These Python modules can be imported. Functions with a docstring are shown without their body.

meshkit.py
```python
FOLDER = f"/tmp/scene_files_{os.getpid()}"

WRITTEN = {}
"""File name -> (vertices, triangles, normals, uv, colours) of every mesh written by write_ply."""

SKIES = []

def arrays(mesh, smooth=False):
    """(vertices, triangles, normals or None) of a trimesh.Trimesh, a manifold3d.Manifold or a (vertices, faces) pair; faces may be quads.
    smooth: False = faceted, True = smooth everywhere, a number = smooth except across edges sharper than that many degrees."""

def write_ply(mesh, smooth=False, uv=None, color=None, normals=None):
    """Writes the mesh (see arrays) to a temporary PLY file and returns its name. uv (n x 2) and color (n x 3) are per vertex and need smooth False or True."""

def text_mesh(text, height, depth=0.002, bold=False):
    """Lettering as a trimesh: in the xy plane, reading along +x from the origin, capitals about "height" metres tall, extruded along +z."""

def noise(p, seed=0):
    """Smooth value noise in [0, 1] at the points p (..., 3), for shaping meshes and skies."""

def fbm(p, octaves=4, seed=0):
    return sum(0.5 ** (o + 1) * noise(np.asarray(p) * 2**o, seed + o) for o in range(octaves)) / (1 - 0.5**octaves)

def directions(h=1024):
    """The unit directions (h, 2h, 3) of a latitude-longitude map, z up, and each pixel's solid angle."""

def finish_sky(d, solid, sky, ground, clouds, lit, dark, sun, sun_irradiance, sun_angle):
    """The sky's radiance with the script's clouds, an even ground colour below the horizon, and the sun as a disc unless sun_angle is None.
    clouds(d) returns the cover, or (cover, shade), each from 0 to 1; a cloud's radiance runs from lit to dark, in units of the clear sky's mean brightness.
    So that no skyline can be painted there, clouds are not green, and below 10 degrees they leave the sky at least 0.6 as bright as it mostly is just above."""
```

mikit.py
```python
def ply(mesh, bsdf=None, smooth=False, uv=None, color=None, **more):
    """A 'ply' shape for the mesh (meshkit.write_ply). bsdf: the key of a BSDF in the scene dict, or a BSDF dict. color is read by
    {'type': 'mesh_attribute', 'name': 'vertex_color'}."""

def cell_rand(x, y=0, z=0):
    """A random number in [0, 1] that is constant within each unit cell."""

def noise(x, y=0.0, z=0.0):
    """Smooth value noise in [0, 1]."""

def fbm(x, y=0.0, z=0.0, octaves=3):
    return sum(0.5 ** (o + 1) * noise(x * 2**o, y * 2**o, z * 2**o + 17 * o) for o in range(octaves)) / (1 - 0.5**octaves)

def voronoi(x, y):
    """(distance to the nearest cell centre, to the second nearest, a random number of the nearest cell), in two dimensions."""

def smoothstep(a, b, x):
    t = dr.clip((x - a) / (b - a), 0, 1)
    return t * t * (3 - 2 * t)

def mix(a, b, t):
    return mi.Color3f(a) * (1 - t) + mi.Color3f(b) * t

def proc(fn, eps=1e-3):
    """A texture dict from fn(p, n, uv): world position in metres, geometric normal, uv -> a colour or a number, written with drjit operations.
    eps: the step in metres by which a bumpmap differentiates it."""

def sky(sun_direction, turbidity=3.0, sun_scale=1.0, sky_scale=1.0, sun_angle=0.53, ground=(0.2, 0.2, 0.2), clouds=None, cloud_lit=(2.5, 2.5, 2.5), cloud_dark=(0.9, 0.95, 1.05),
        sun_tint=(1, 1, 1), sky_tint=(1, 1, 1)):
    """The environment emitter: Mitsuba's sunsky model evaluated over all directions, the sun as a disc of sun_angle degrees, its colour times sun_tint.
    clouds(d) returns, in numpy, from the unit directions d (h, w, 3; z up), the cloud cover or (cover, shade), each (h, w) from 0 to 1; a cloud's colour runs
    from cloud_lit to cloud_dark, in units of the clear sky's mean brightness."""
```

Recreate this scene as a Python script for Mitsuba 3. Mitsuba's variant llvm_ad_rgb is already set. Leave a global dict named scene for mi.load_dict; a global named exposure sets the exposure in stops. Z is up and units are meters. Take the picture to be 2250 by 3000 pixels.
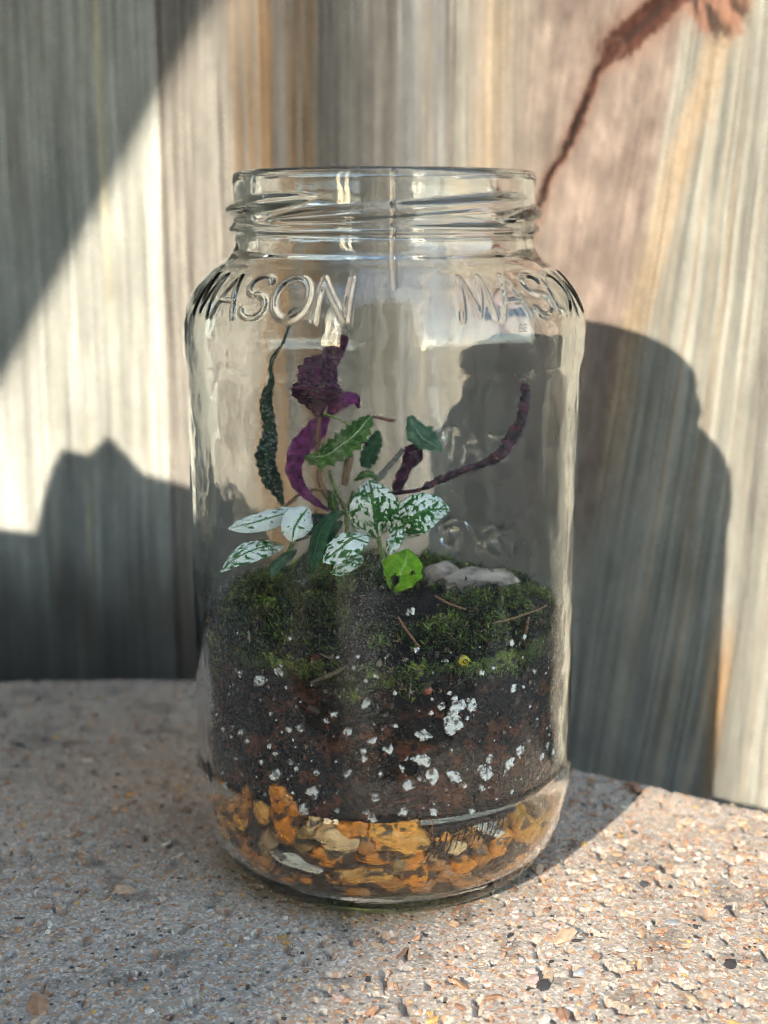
import math
import numpy as np
import drjit as dr
import mitsuba as mi
import trimesh
import meshkit
import mikit
from mikit import proc, noise, fbm, voronoi, cell_rand, smoothstep, mix

T = mi.ScalarTransform4f
scene, labels = {"type": "scene"}, {}

# ---------------------------------------------------------------- camera, sky, exposure
CAM = np.array([0.0, -0.330, 0.1564])
PITCH = math.radians(11.79)
VIEW = np.array([0.0, math.cos(PITCH), -math.sin(PITCH)])
scene["camera"] = {
    "type": "thinlens", "fov": 30.92, "fov_axis": "x", "near_clip": 0.02, "far_clip": 60.0,
    "aperture_radius": 0.0019, "focus_distance": 0.302,
    "to_world": T().look_at(origin=CAM.tolist(), target=(CAM + VIEW).tolist(), up=[0, 0, 1]),
}
SUN = np.array([-0.442, -0.807, 0.391])
SUN /= np.linalg.norm(SUN)
scene["sky"] = mikit.sky(SUN.tolist(), turbidity=3, sun_scale=0.38, sky_scale=1.35, sun_tint=(0.82, 1.0, 1.4), sky_tint=(1.16, 1.0, 0.84))
exposure = 4.45


# ---------------------------------------------------------------- helpers (all lengths below are millimetres, written out in metres)
def mat(key, d, two=True):
    scene[key] = {"type": "twosided", "bsdf": d} if two else d
    return key


def rgb(*c):
    return {"type": "rgb", "value": list(c)}


def put(key, V, F, m, smooth=True, uv=None, color=None, normals=None, label=None, cat=None, group=None, kind=None):
    """One entry of the scene from vertices in millimetres."""
    k, n = key, 0
    while k in scene:
        n += 1
        k = f"{key}_{n:03d}"
    V = np.asarray(V, float) * 0.001
    F = np.asarray(F)
    if F.shape[1] == 4:
        F = np.vstack([F[:, [0, 1, 2]], F[:, [0, 2, 3]]])
    if normals is None:
        scene[k] = mikit.ply((V, F), m, smooth=smooth, uv=uv, color=color)
    else:
        path = meshkit.write_ply((V, F), False, uv, color, normals=normals)
        scene[k] = {"type": "ply", "filename": path, "face_normals": False, "bsdf": {"type": "ref", "id": m}}
    note(k, label, cat, group, kind)
    return k


def note(k, label=None, cat=None, group=None, kind=None):
    d = {a: b for a, b in (("label", label), ("category", cat), ("group", group), ("kind", kind)) if b}
    if d:
        labels[k] = {**labels.get(k, {}), **d}


def name_of(key):
    """A free top-level name for a thing that consists of parts only."""
    k, n = key, 0
    while k in labels or k in scene or any(s.startswith(k + "__") for s in scene):
        n += 1
        k = f"{key}_{n:03d}"
    return k


def grid_faces(nr, nc, wrap=False):
    i, j = np.meshgrid(np.arange(nr - 1), np.arange(nc if wrap else nc - 1), indexing="ij")
    a = i * nc + j
    b = i * nc + (j + 1) % nc
    return np.stack([a, b, b + nc, a + nc], -1).reshape(-1, 4)


def nz(P, f, seed=0, octaves=3):
    """fbm in [-1, 1] at points in millimetres, f cycles per millimetre"""
    return meshkit.fbm(np.asarray(P, float) * f + 37.3, octaves, seed) * 2 - 1


def catmull(pts, n):
    """Smooth interpolation of the rows of pts (position and width alike) at n points evenly spaced in length."""
    pts = np.asarray(pts, float)
    d = np.r_[0, np.cumsum(np.maximum(np.linalg.norm(np.diff(pts[:, :3], axis=0), axis=1), 1e-6))]
    from scipy.interpolate import PchipInterpolator, CubicSpline
    s = np.linspace(0, d[-1], n)
    xyz = CubicSpline(d, pts[:, :3])(s) if len(pts) > 2 else np.stack([np.interp(s, d, pts[:, k]) for k in range(3)], 1)
    return xyz, PchipInterpolator(d, pts[:, 3])(s)


ICO = {k: trimesh.creation.icosphere(subdivisions=k, radius=1.0) for k in (0, 1, 2, 3)}


def blob(sub, size, seed, rough=0.25, freq=1.2):
    """A lumpy pebble-like body as vertices and faces about the origin."""
    m = ICO[sub]
    v = np.array(m.vertices)
    r = 1 + rough * nz(v, freq, seed, 2)
    return v * r[:, None] * np.asarray(size, float), np.array(m.faces)


def rot(axis, deg):
    return trimesh.transformations.rotation_matrix(math.radians(deg), axis)[:3, :3]


def box(size, center, chamfer=1.0):
    """A box with chamfered edges (convex hull of its 24 chamfer corners)."""
    h = np.asarray(size, float) / 2
    pts = []
    for sx in (-1, 1):
        for sy in (-1, 1):
            for sz in (-1, 1):
                for k in range(3):
                    q = np.array([sx, sy, sz]) * (h - chamfer)
                    q[k] = (sx, sy, sz)[k] * h[k]
                    pts.append(q + center)
    m = trimesh.convex.convex_hull(np.array(pts))
    return np.array(m.vertices), np.array(m.faces)


def join(parts):
    V, F, n = [], [], 0
    for v, f in parts:
        f = np.asarray(f)
        if f.shape[1] == 4:
            f = np.vstack([f[:, [0, 1, 2]], f[:, [0, 2, 3]]])
        V.append(np.asarray(v))
        F.append(f + n)
        n += len(v)
    return np.vstack(V), np.vstack(F)


# ---------------------------------------------------------------- ground behind and below the slab
def ground_color(p, n, uv):
    return mix((0.04, 0.032, 0.025), (0.09, 0.07, 0.055), fbm(p.x * 60, p.y * 60, 0, 3))


mat("soil_ground_m", {"type": "principled", "base_color": proc(ground_color), "roughness": 0.95})
gx = np.r_[-8000, -2000, np.linspace(-600, 600, 61), 2000, 8000]
X, Y = np.meshgrid(gx, gx, indexing="ij")
Z = -72 + 2.5 * nz(np.stack([X, Y, X * 0], -1), 0.03, 5)
put("ground", np.stack([X, Y, Z], -1).reshape(-1, 3), grid_faces(len(gx), len(gx)), "soil_ground_m", kind="structure")

# ---------------------------------------------------------------- weathered concrete slab
EDGE = np.array([(-600.0, 139.0), (-150, 135), (-62, 135.5), (57.8, 54.0), (104.7, 24.4), (190, -28), (600, -300)])


def slab_inside(x, y):
    """Signed distance to the broken back edge of the slab, positive on the slab."""
    d = np.full(x.shape, 1e9)
    for (x0, y0), (x1, y1) in zip(EDGE[:-1], EDGE[1:]):
        e = np.array([x1 - x0, y1 - y0])
        t = np.clip(((x - x0) * e[0] + (y - y0) * e[1]) / (e @ e), 0, 1)
        d = np.minimum(d, np.hypot(x - x0 - t * e[0], y - y0 - t * e[1]))
    below = y < np.interp(x, EDGE[:, 0], EDGE[:, 1])
    return np.minimum(np.where(below, d, -d), y + 138)


def slab_height(x, y, fine=True):
    P = np.stack([x, y, np.zeros_like(x)], -1)
    h = 0.9 * nz(P, 0.03, 11, 2) + 0.35 * nz(P, 0.16, 12, 2)
    if fine:
        h = h + 0.22 * nz(P, 0.4, 13, 2) + 0.34 * nz(P, 1.0, 14, 2)
        pit = meshkit.noise(P * 0.42 + 5, 15)
        h = h - 1.5 * np.clip((pit - 0.77) / 0.09, 0, 1)
    d = slab_inside(x, y) + 2.2 * nz(P, 0.09, 16, 3)
    h = h - 2.0 * np.exp(-np.clip(d, 0, None) / 2.5) * (d < 14)
    h = np.where(d < 0, -1.5 - 16 * np.clip(-d, 0, None) ** 0.8, h)
    # the jar stands level on the high grains
    rr = np.hypot(x, y)
    h = h - np.where(rr < 40, np.maximum(h + 0.15, 0), np.where(rr < 44, np.maximum(h + 0.15, 0) * (44 - rr) / 4, 0))
    return np.maximum(h, -70)


def spaced(lo, a, b, hi, fine, coarse):
    return np.r_[np.arange(lo, a, coarse), np.arange(a, b, fine), np.arange(b, hi + coarse, coarse)]


sx = spaced(-420, -125, 125, 420, 0.5, 9.0)
sy = spaced(-164, -92, 145, 154, 0.5, 4.0)
X, Y = np.meshgrid(sx, sy, indexing="ij")
SLABZ = slab_height(X, Y)


def slab_color(p, n, uv):
    x, y = p.x * 1000, p.y * 1000
    d1, d2, w = voronoi(x * 1.7, y * 1.7)
    e1, e2, q = voronoi(x * 0.6 + 7, y * 0.6)
    big = fbm(x * 0.03, y * 0.03, 3.0, 3)
    c = mix((0.29, 0.258, 0.23), (0.43, 0.388, 0.35), big)
    c = mix(c, mi.Color3f(0.62, 0.56, 0.50), smoothstep(0.62, 0.95, w) * 0.75)
    c = mix(c, mi.Color3f(0.15, 0.135, 0.125), smoothstep(0.25, 0.02, w) * 0.6)
    tan = smoothstep(0.72, 0.76, q) * smoothstep(0.42, 0.30, e1)
    c = mix(c, mix((0.46, 0.30, 0.19), (0.38, 0.19, 0.11), w), tan * 0.8)
    blk = smoothstep(0.06, 0.03, q) * smoothstep(0.36, 0.26, e1)
    c = mix(c, mi.Color3f(0.05, 0.045, 0.045), blk * 0.8)
    soot = smoothstep(0.62, 0.78, fbm(x * 0.11, y * 0.11, 9.0, 3))
    return c * (1 - 0.35 * soot) * mi.Color3f(1.04, 0.965, 0.885)


def slab_grit(p, n, uv):
    x, y = p.x * 1000, p.y * 1000
    return noise(x * 2.6, y * 2.6, 1.0) + 0.8 * noise(x * 1.5 + 3, y * 1.5, 2.0)


mat("slab_m", {"type": "bumpmap", "arbitrary": {"type": "principled", "base_color": proc(slab_color), "roughness": 0.9, "specular": 0.25},
               "tex": proc(slab_grit, eps=8e-5), "scale": 0.00015})
put("concrete_slab", np.stack([X, Y, SLABZ], -1).reshape(-1, 3), grid_faces(len(sx), len(sy)), "slab_m", kind="structure",
    label="weathered grey concrete slab with exposed brown pebbles under the jar")

CHIPS = {
    "chip_tan": (0.46, 0.32, 0.21), "chip_rust": (0.36, 0.20, 0.12), "chip_brown": (0.27, 0.15, 0.10), "chip_pale": (0.62, 0.55, 0.46),
    "chip_pink": (0.46, 0.33, 0.28), "chip_black": (0.05, 0.045, 0.045), "chip_grey": (0.35, 0.34, 0.34), "chip_honey": (0.52, 0.31, 0.11),
}


def chip_fn(c):
    def fn(p, n, uv):
        return mi.Color3f(*c) * (0.65 + 0.7 * fbm(p.x * 900, p.y * 900, p.z * 900, 2))
    return fn


for k, c in CHIPS.items():
    mat(k, {"type": "principled", "base_color": proc(chip_fn(c)), "roughness": 0.55, "specular": 0.4})
rng = np.random.default_rng(7)
names = list(CHIPS)
weights = np.array([0.26, 0.22, 0.15, 0.07, 0.12, 0.08, 0.05, 0.05])


def slab_z(x, y):
    i = np.clip(np.searchsorted(sx, x), 0, len(sx) - 1)
    j = np.clip(np.searchsorted(sy, y), 0, len(sy) - 1)
    return SLABZ[i, j]


chips = []
while len(chips) < 7500:
    x, y = rng.uniform(-125, 125), rng.uniform(-92, 134)
    if np.hypot(x, y) < 35 or slab_inside(np.array([x]), np.array([y]))[0] < 2:
        continue
    depth = (y + 330) * 0.979 + 31
    if abs(x) > depth * 0.29:
        continue
    dens = 0.45 + 0.55 * (x > -10)
    if rng.random() > dens:
        continue
    s = 0.33 * math.exp(rng.normal(0, 0.5))
    s = min(s, 1.45)
    chips.append((s, x, y))
chips.sort(reverse=True)
# a few large ones where they stand out: rusty flake at the lower left, brown lump on the back edge, flat tan flakes
chips = [(2.6, -70.0, -74.0), (2.6, 71.0, 38.5), (1.9, 40.0, -47.0), (1.8, 51.0, -15.0), (1.7, 31.0, -64.0), (1.6, -52.0, -12.0)] + chips
SPECIAL = ["chip_rust", "chip_brown", "chip_tan", "chip_tan", "chip_pink", "chip_honey"]
rest = {k: [] for k in names}
for i, (s, x, y) in enumerate(chips):
    m = SPECIAL[i] if i < len(SPECIAL) else names[rng.choice(len(names), p=weights)]
    flat = rng.uniform(0.3, 0.6)
    v, f = blob(1 if i < 300 else 0, (s * rng.uniform(1.0, 1.9), s * rng.uniform(0.7, 1.1), s * flat), i, 0.75, 1.4)
    v = v @ rot([1, 0, 0], rng.normal(0, 14)).T @ rot([0, 1, 0], rng.normal(0, 14)).T @ rot([0, 0, 1], rng.uniform(0, 360)).T
    v = v + [x, y, slab_z(x, y) + s * flat * rng.uniform(-0.4, 0.4) + 0.05]
    if i < 300:
        put("concrete_slab__pebble", v, f, m, smooth=18)
    else:
        rest[m].append((v, f))
V, F, C = [], [], []
for m, parts in rest.items():
    if parts:
        v, f = join(parts)
        C.append(np.tile(CHIPS[m], (len(v), 1)) * rng.uniform(0.75, 1.2, (len(v), 1)))
        V.append((v, f))
v, f = join(V)
mat("grit_m", {"type": "principled", "base_color": {"type": "mesh_attribute", "name": "vertex_color"}, "roughness": 0.7, "specular": 0.3})
put("concrete_slab__grit", v, f, "grit_m", smooth=False, color=np.vstack(C), kind="stuff")

# ---------------------------------------------------------------- fence of weathered boards
FY0, FSL = 132.0, -0.25          # the face of the fence: y = 132 - 0.25 x
SEAM = [-655.0, -558.0, -461.5, -365.0, -269.0, -172.5, -74.0, 22.0, 117.5, 214.0, 311.0, 408.0, 505.0, 602.0]


def path_dist(x, z, pts):
    d = mi.Float(1e9)
    for (x0, z0), (x1, z1) in zip(pts[:-1], pts[1:]):
        ex, ez = x1 - x0, z1 - z0
        t = dr.clip(((x - x0) * ex + (z - z0) * ez) / (ex * ex + ez * ez), 0, 1)
        d = dr.minimum(d, dr.hypot(x - x0 - t * ex, z - z0 - t * ez))
    return d


CRACK_TOP = [(104.0, 240.0), (92.0, 228.0), (82.0, 218.5), (71.5, 209.0)]
CRACK = [(70.7, 209.0), (65.5, 201.0), (60.4, 187.3), (56.5, 177.6), (51.6, 168.5), (49.1, 162.1), (45.0, 149.0), (43.0, 120.0)]
BAND = [(112.0, 236.0), (102.0, 214.0), (97.0, 194.8), (91.0, 177.2), (86.0, 155.6), (82.0, 135.3), (77.0, 114.0), (73.0, 70.0), (72.0, -60.0)]
YELLOW = [(36.0, 330.0), (35.2, 223.7), (33.0, 176.2), (24.0, 148.0), (19.7, 131.3), (12.9, 100.0), (9.5, 61.4), (9.0, -60.0)]


def fence_color(p, n, uv):
    x, z = p.x * 1000, p.z * 1000
    wob = 2.2 * (fbm(x * 0.02, z * 0.015, 4.0, 3) - 0.5)
    # grain leans round the knot on the right-hand board
    lean = smoothstep(34, 80, x) * (0.13 * (z - 60) * smoothstep(150, 80, x))
    g = x - lean + wob
    wp = 0.6 * noise(x * 0.03, z * 0.01, 7.0)
    a = noise(g * 0.16 + wp, z * 0.003, 1.0)
    b = noise(g * 0.5 + wp * 2, z * 0.006, 2.0)
    c = noise(g * 1.5, z * 0.008, 3.0)
    e = fbm(g * 3.0, z * 0.018, 5.0, 2)
    t = 0.40 * fbm(g * 0.11 + wp, z * 0.0025, 1.0, 4) + 0.16 * b + 0.12 * c + 0.20 * e + 0.12 * fbm(x * 0.12, z * 0.06, 15.0, 3)
    left = smoothstep(-75.0, -76.0, x)
    right = smoothstep(21.5, 22.5, x)
    col = mix((0.25, 0.225, 0.20), (0.50, 0.465, 0.42), smoothstep(0.30, 0.70, t))
    # left board: greenish silver with faint yellow bands
    lc = mix((0.36, 0.355, 0.32), (0.56, 0.555, 0.51), smoothstep(0.28, 0.7, t))
    lc = mix(lc, mi.Color3f(0.55, 0.47, 0.30), 0.55 * smoothstep(0.62, 0.8, b) * smoothstep(0.35, 0.6, a))
    col = mix(col, lc, left)
    # middle board: brown resin streaks, bluish band beside the right seam
    zone = smoothstep(-56, -44, x) * smoothstep(-16, -24, x)
    col = mix(col, mix((0.26, 0.15, 0.075), (0.44, 0.31, 0.20), c), zone * smoothstep(0.34, 0.56, 0.6 * b + 0.4 * c))
    col = mix(col, mi.Color3f(0.34, 0.36, 0.38), 0.55 * smoothstep(0.0, 10, x) * (1 - right) * smoothstep(0.35, 0.65, b))
    # right board: silvery-cream with pale orange streaks, purple-brown heart below the knot
    rc = mix((0.275, 0.265, 0.235), (0.47, 0.455, 0.40), smoothstep(0.28, 0.72, t))
    rc = mix(rc, mi.Color3f(0.44, 0.31, 0.19), 0.6 * smoothstep(0.60, 0.78, c) * smoothstep(0.40, 0.6, b) * smoothstep(78, 100, x + 0.1 * (160 - z)))
    fur = fbm(x * 0.9, z * 0.5, 8.0, 3)
    db = path_dist(x + 3.0 * (fur - 0.5), z, BAND)
    heart = smoothstep(36.0, 46.0, x - wob) * smoothstep(0.0, 5.0, (80 + 0.135 * (z - 120)) - x)
    rc = mix(rc, mix((0.20, 0.145, 0.125), (0.44, 0.335, 0.285), fbm(x * 0.25, z * 0.11, 6.0, 4)), heart * smoothstep(20, 70, z) * 0.9)
    rc = mix(rc, mi.Color3f(0.34, 0.285, 0.245), 0.75 * smoothstep(60, 44, x) * smoothstep(22, 30, x))
    rc = mix(rc, mix((0.40, 0.27, 0.16), (0.52, 0.42, 0.31), fur), smoothstep(6.5, 1.0, db) * smoothstep(40, 110, z) * 0.8)
    dy = path_dist(x + 4.0 * (fur - 0.5), z, YELLOW)
    rc = mix(rc, mi.Color3f(0.47, 0.35, 0.215), smoothstep(7.0, 1.0, dy) * 0.42 * smoothstep(0.25, 0.6, noise(x * 0.3, z * 0.03, 12.0) + 0.25))
    # orange patch low on the right
    rc = mix(rc, mi.Color3f(0.46, 0.26, 0.11), 0.75 * smoothstep(104, 110, x) * smoothstep(117, 114, x) * smoothstep(40, 5, z) * smoothstep(0.25, 0.5, b))
    col = mix(col, rc, right)
    # knot and its dark resin crack
    big = fbm(x * 0.16, z * 0.12, 21.0, 4)
    dk = path_dist(x + 5.0 * (big - 0.5), z + 4.0 * (big - 0.5), CRACK_TOP)
    dc = path_dist(x + 3.0 * (fbm(x * 0.25, z * 0.22, 23.0, 3) - 0.5), z, CRACK)
    col = mix(col, mi.Color3f(0.30, 0.19, 0.15), smoothstep(11.0, 4.5, dk) * 0.75)
    col = mix(col, mix((0.04, 0.018, 0.014), (0.13, 0.048, 0.032), fur), smoothstep(5.6, 3.6, dk + 2.5 * (fur - 0.5)))
    col = mix(col, mi.Color3f(0.05, 0.025, 0.02), smoothstep(1.8, 0.7, dk) * 0.8)
    col = mix(col, mi.Color3f(0.27, 0.15, 0.11), smoothstep(4.0, 1.0, dc + 1.5 * (fur - 0.5)) * 0.6)
    wd = (0.7 + 0.022 * dr.maximum(z - 165, 0)) * (0.6 + 0.9 * noise(z * 0.16, x * 0.1, 63.0))
    gap = smoothstep(0.28, 0.42, noise(z * 0.11, 3.0, 4.0) + 0.1)
    col = mix(col, mix((0.03, 0.015, 0.012), (0.13, 0.050, 0.034), noise(x * 0.8, z * 0.35, 61.0)), smoothstep(wd + 0.5, wd * 0.5, dc + 0.5 * (fur - 0.5)) * gap)
    col = mix(col, mi.Color3f(0.022, 0.014, 0.012), smoothstep(0.75, 0.3, dc) * smoothstep(0.40, 0.60, noise(z * 0.09, 7.0, 4.0)) * 0.9)
    ring = dr.hypot(x - 100 + 8 * (big - 0.5), (z - 222) * 0.8 + 6 * (fur - 0.5))
    col = mix(col, mix((0.33, 0.16, 0.11), (0.06, 0.027, 0.02), smoothstep(0.45, 0.62, fbm(x * 0.3 + 0.1 * z, z * 0.08, 31.0, 3))), smoothstep(12, 7, ring) * 0.9)
    fine = fbm(g * 2.6, z * 0.022, 44.0, 3)
    calm = right * heart * 0.75
    col = col * mix(mi.Color3f(0.70 + 0.6 * smoothstep(0.25, 0.75, fine)), mi.Color3f(0.62 + 0.76 * fbm(x * 0.22, z * 0.14, 71.0, 4)), calm) * (0.80 + 0.4 * fbm(g * 0.9, z * 0.012, 47.0, 3))
    col = col * (0.74 + 0.52 * fbm(x * 0.10, z * 0.045, 91.0, 4)) * (0.86 + 0.28 * fbm(x * 1.2, z * 0.35, 92.0, 3))
    check = smoothstep(0.80, 0.90, noise(g * 1.3 + 11, z * 0.006, 81.0)) * smoothstep(0.35, 0.6, noise(g * 0.2, z * 0.02, 82.0))
    col = col * (1 - 0.5 * check * (1 - calm))
    # deep shade, with some brown blotching, painted low on the left-hand boards
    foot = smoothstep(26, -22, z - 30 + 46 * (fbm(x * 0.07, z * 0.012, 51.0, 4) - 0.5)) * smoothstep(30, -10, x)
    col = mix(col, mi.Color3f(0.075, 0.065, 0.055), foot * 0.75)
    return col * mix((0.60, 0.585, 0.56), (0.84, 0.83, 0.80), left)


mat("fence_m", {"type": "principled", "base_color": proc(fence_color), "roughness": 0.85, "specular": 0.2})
for k, (a, b) in enumerate(zip(SEAM[:-1], SEAM[1:])):
    tight = [0.15 if s in (22.0, 117.5) else 0.4 if s == -74.0 else 0.8 for s in (a, b)]
    w = np.r_[0.0, 0.7, 1.6, np.arange(3, b - a - 3.5, 1.0), b - a - 2.4, b - a - 0.7 - tight[1], b - a - tight[1]]
    zz = np.r_[-80, np.arange(-60, 240, 3.0), np.arange(240, 640, 20.0)]
    U, Z = np.meshgrid(a + w, zz, indexing="ij")
    edge = np.minimum(U - a + (3 if tight[0] < 0.5 else 0), b - tight[1] - U + (3 if tight[1] < 0.5 else 0))
    P = np.stack([U * 1.0, Z * 0.03, U * 0 + k * 50], -1)
    off = 0.12 * nz(P, 0.5, 21, 3) - 1.6 * np.exp(-(edge / 0.7) ** 2) + 0.5 * (k in (1, 4, 6, 9))
    if a < 60 < b:
        d = np.full(U.shape, 1e9)
        for pts, wd in ((CRACK, 1.0), (CRACK_TOP, 2.6)):
            for (x0, z0), (x1, z1) in zip(pts[:-1], pts[1:]):
                e = np.array([x1 - x0, z1 - z0])
                t = np.clip(((U - x0) * e[0] + (Z - z0) * e[1]) / (e @ e), 0, 1)
                d = np.minimum(d, np.hypot(U - x0 - t * e[0], Z - z0 - t * e[1]) / wd)
        off = off - 1.8 * np.exp(-d ** 2)
    Yf = FY0 + FSL * U - off
    front = np.stack([U, Yf, Z], -1)
    nr, nc = U.shape
    back = front + [0, 19.0, 0]
    V = np.vstack([front.reshape(-1, 3), back.reshape(-1, 3)])
    g = grid_faces(nr, nc)
    nn = nr * nc
    F = [g, g[:, ::-1] + nn]
    rim = np.r_[np.arange(nc), np.arange(1, nr) * nc + nc - 1, (nr - 1) * nc + np.arange(nc - 2, -1, -1), np.arange(nr - 2, 0, -1) * nc]
    r2 = np.roll(rim, -1)
    F.append(np.stack([rim, rim + nn, r2 + nn, r2], -1))
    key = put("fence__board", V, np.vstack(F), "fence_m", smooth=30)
    if a == 22.0:
        note(key, "board with a dark red knot and long crack")
V, F = box((1250, 40, 90), (-30, 132 + 7.5 + 42, 420), 2)
V[:, 1] += FSL * (V[:, 0] + 30)
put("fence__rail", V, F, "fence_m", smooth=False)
note("fence", "fence of upright weathered grey boards behind the jar", "fence")
PERLITE = [(-31.8,59.7,1.2),(-39.0,56.4,1.1),(-47.8,56.3,0.67),(-2.8,60.6,0.75),(-5.5,54.5,0.96),(21.2,52.7,1.52),(25.2,52.5,1.09),(15.9,53.4,0.75),(19.0,49.2,1.9),(10.8,47.2,1.19),(12.6,46.5,0.54),(0.7,43.8,0.92),(10.1,41.5,1.35),(-6.4,43.4,0.76),(-3.9,45.8,0.75),(-10.7,47.5,0.86),(-15.1,51.2,0.76),(-17.0,49.9,0.65),(-25.3,47.1,0.76),(-29.1,46.6,0.66),(-35.3,49.1,0.39),(-58.0,40.7,0.58),(-53.3,40.3,0.46),(-47.8,42.4,0.68),(-44.9,40.9,0.56),(-36.0,41.4,0.5),(-33.7,40.1,0.66),(-28.8,38.8,0.66),(-26.7,37.6,0.55),(-34.3,34.7,1.11),(-20.2,37.5,0.66),(-11.2,38.0,0.76),(4.7,39.3,0.54),(6.1,42.0,0.43),(13.8,37.0,1.31),(9.7,37.2,0.54),(19.9,36.4,1.2),(31.5,39.2,0.99),(39.2,37.0,1.01),(43.4,39.1,1.01),(30.2,36.2,1.55),(53.9,35.0,0.86),(56.9,37.0,0.81),(61.8,34.2,0.7),(39.6,54.2,0.77),(43.9,54.1,0.56),(49.2,56.6,0.67),(44.0,65.7,0.55),(8.5,66.2,0.64),(7.0,75.0,0.74),(2.5,56.8,0.53),(7.4,56.8,0.43),(20.0,54.8,0.76),(6.1,35.6,1.09),(12.9,51.9,0.48),(-6.1,41.7,0.65),(2.8,49.2,0.48),(-17.3,60.7,0.38),(28.4,59.6,0.65),(17.2,63.5,0.48),(-21.0,63.2,0.43),(-28.2,67.5,0.38),(-21.9,32.9,1.43),(-24.0,28.3,1.21),(-3.2,32.5,0.98),(-4.3,28.1,1.09),(5.1,29.2,0.98),(13.9,28.5,0.99),(25.7,27.4,0.66),(-14.6,26.4,0.44),(23.1,33.9,0.55),(29.0,32.5,0.77),(40.0,29.9,0.56),(-58.2,26.1,1.05)]
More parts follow.
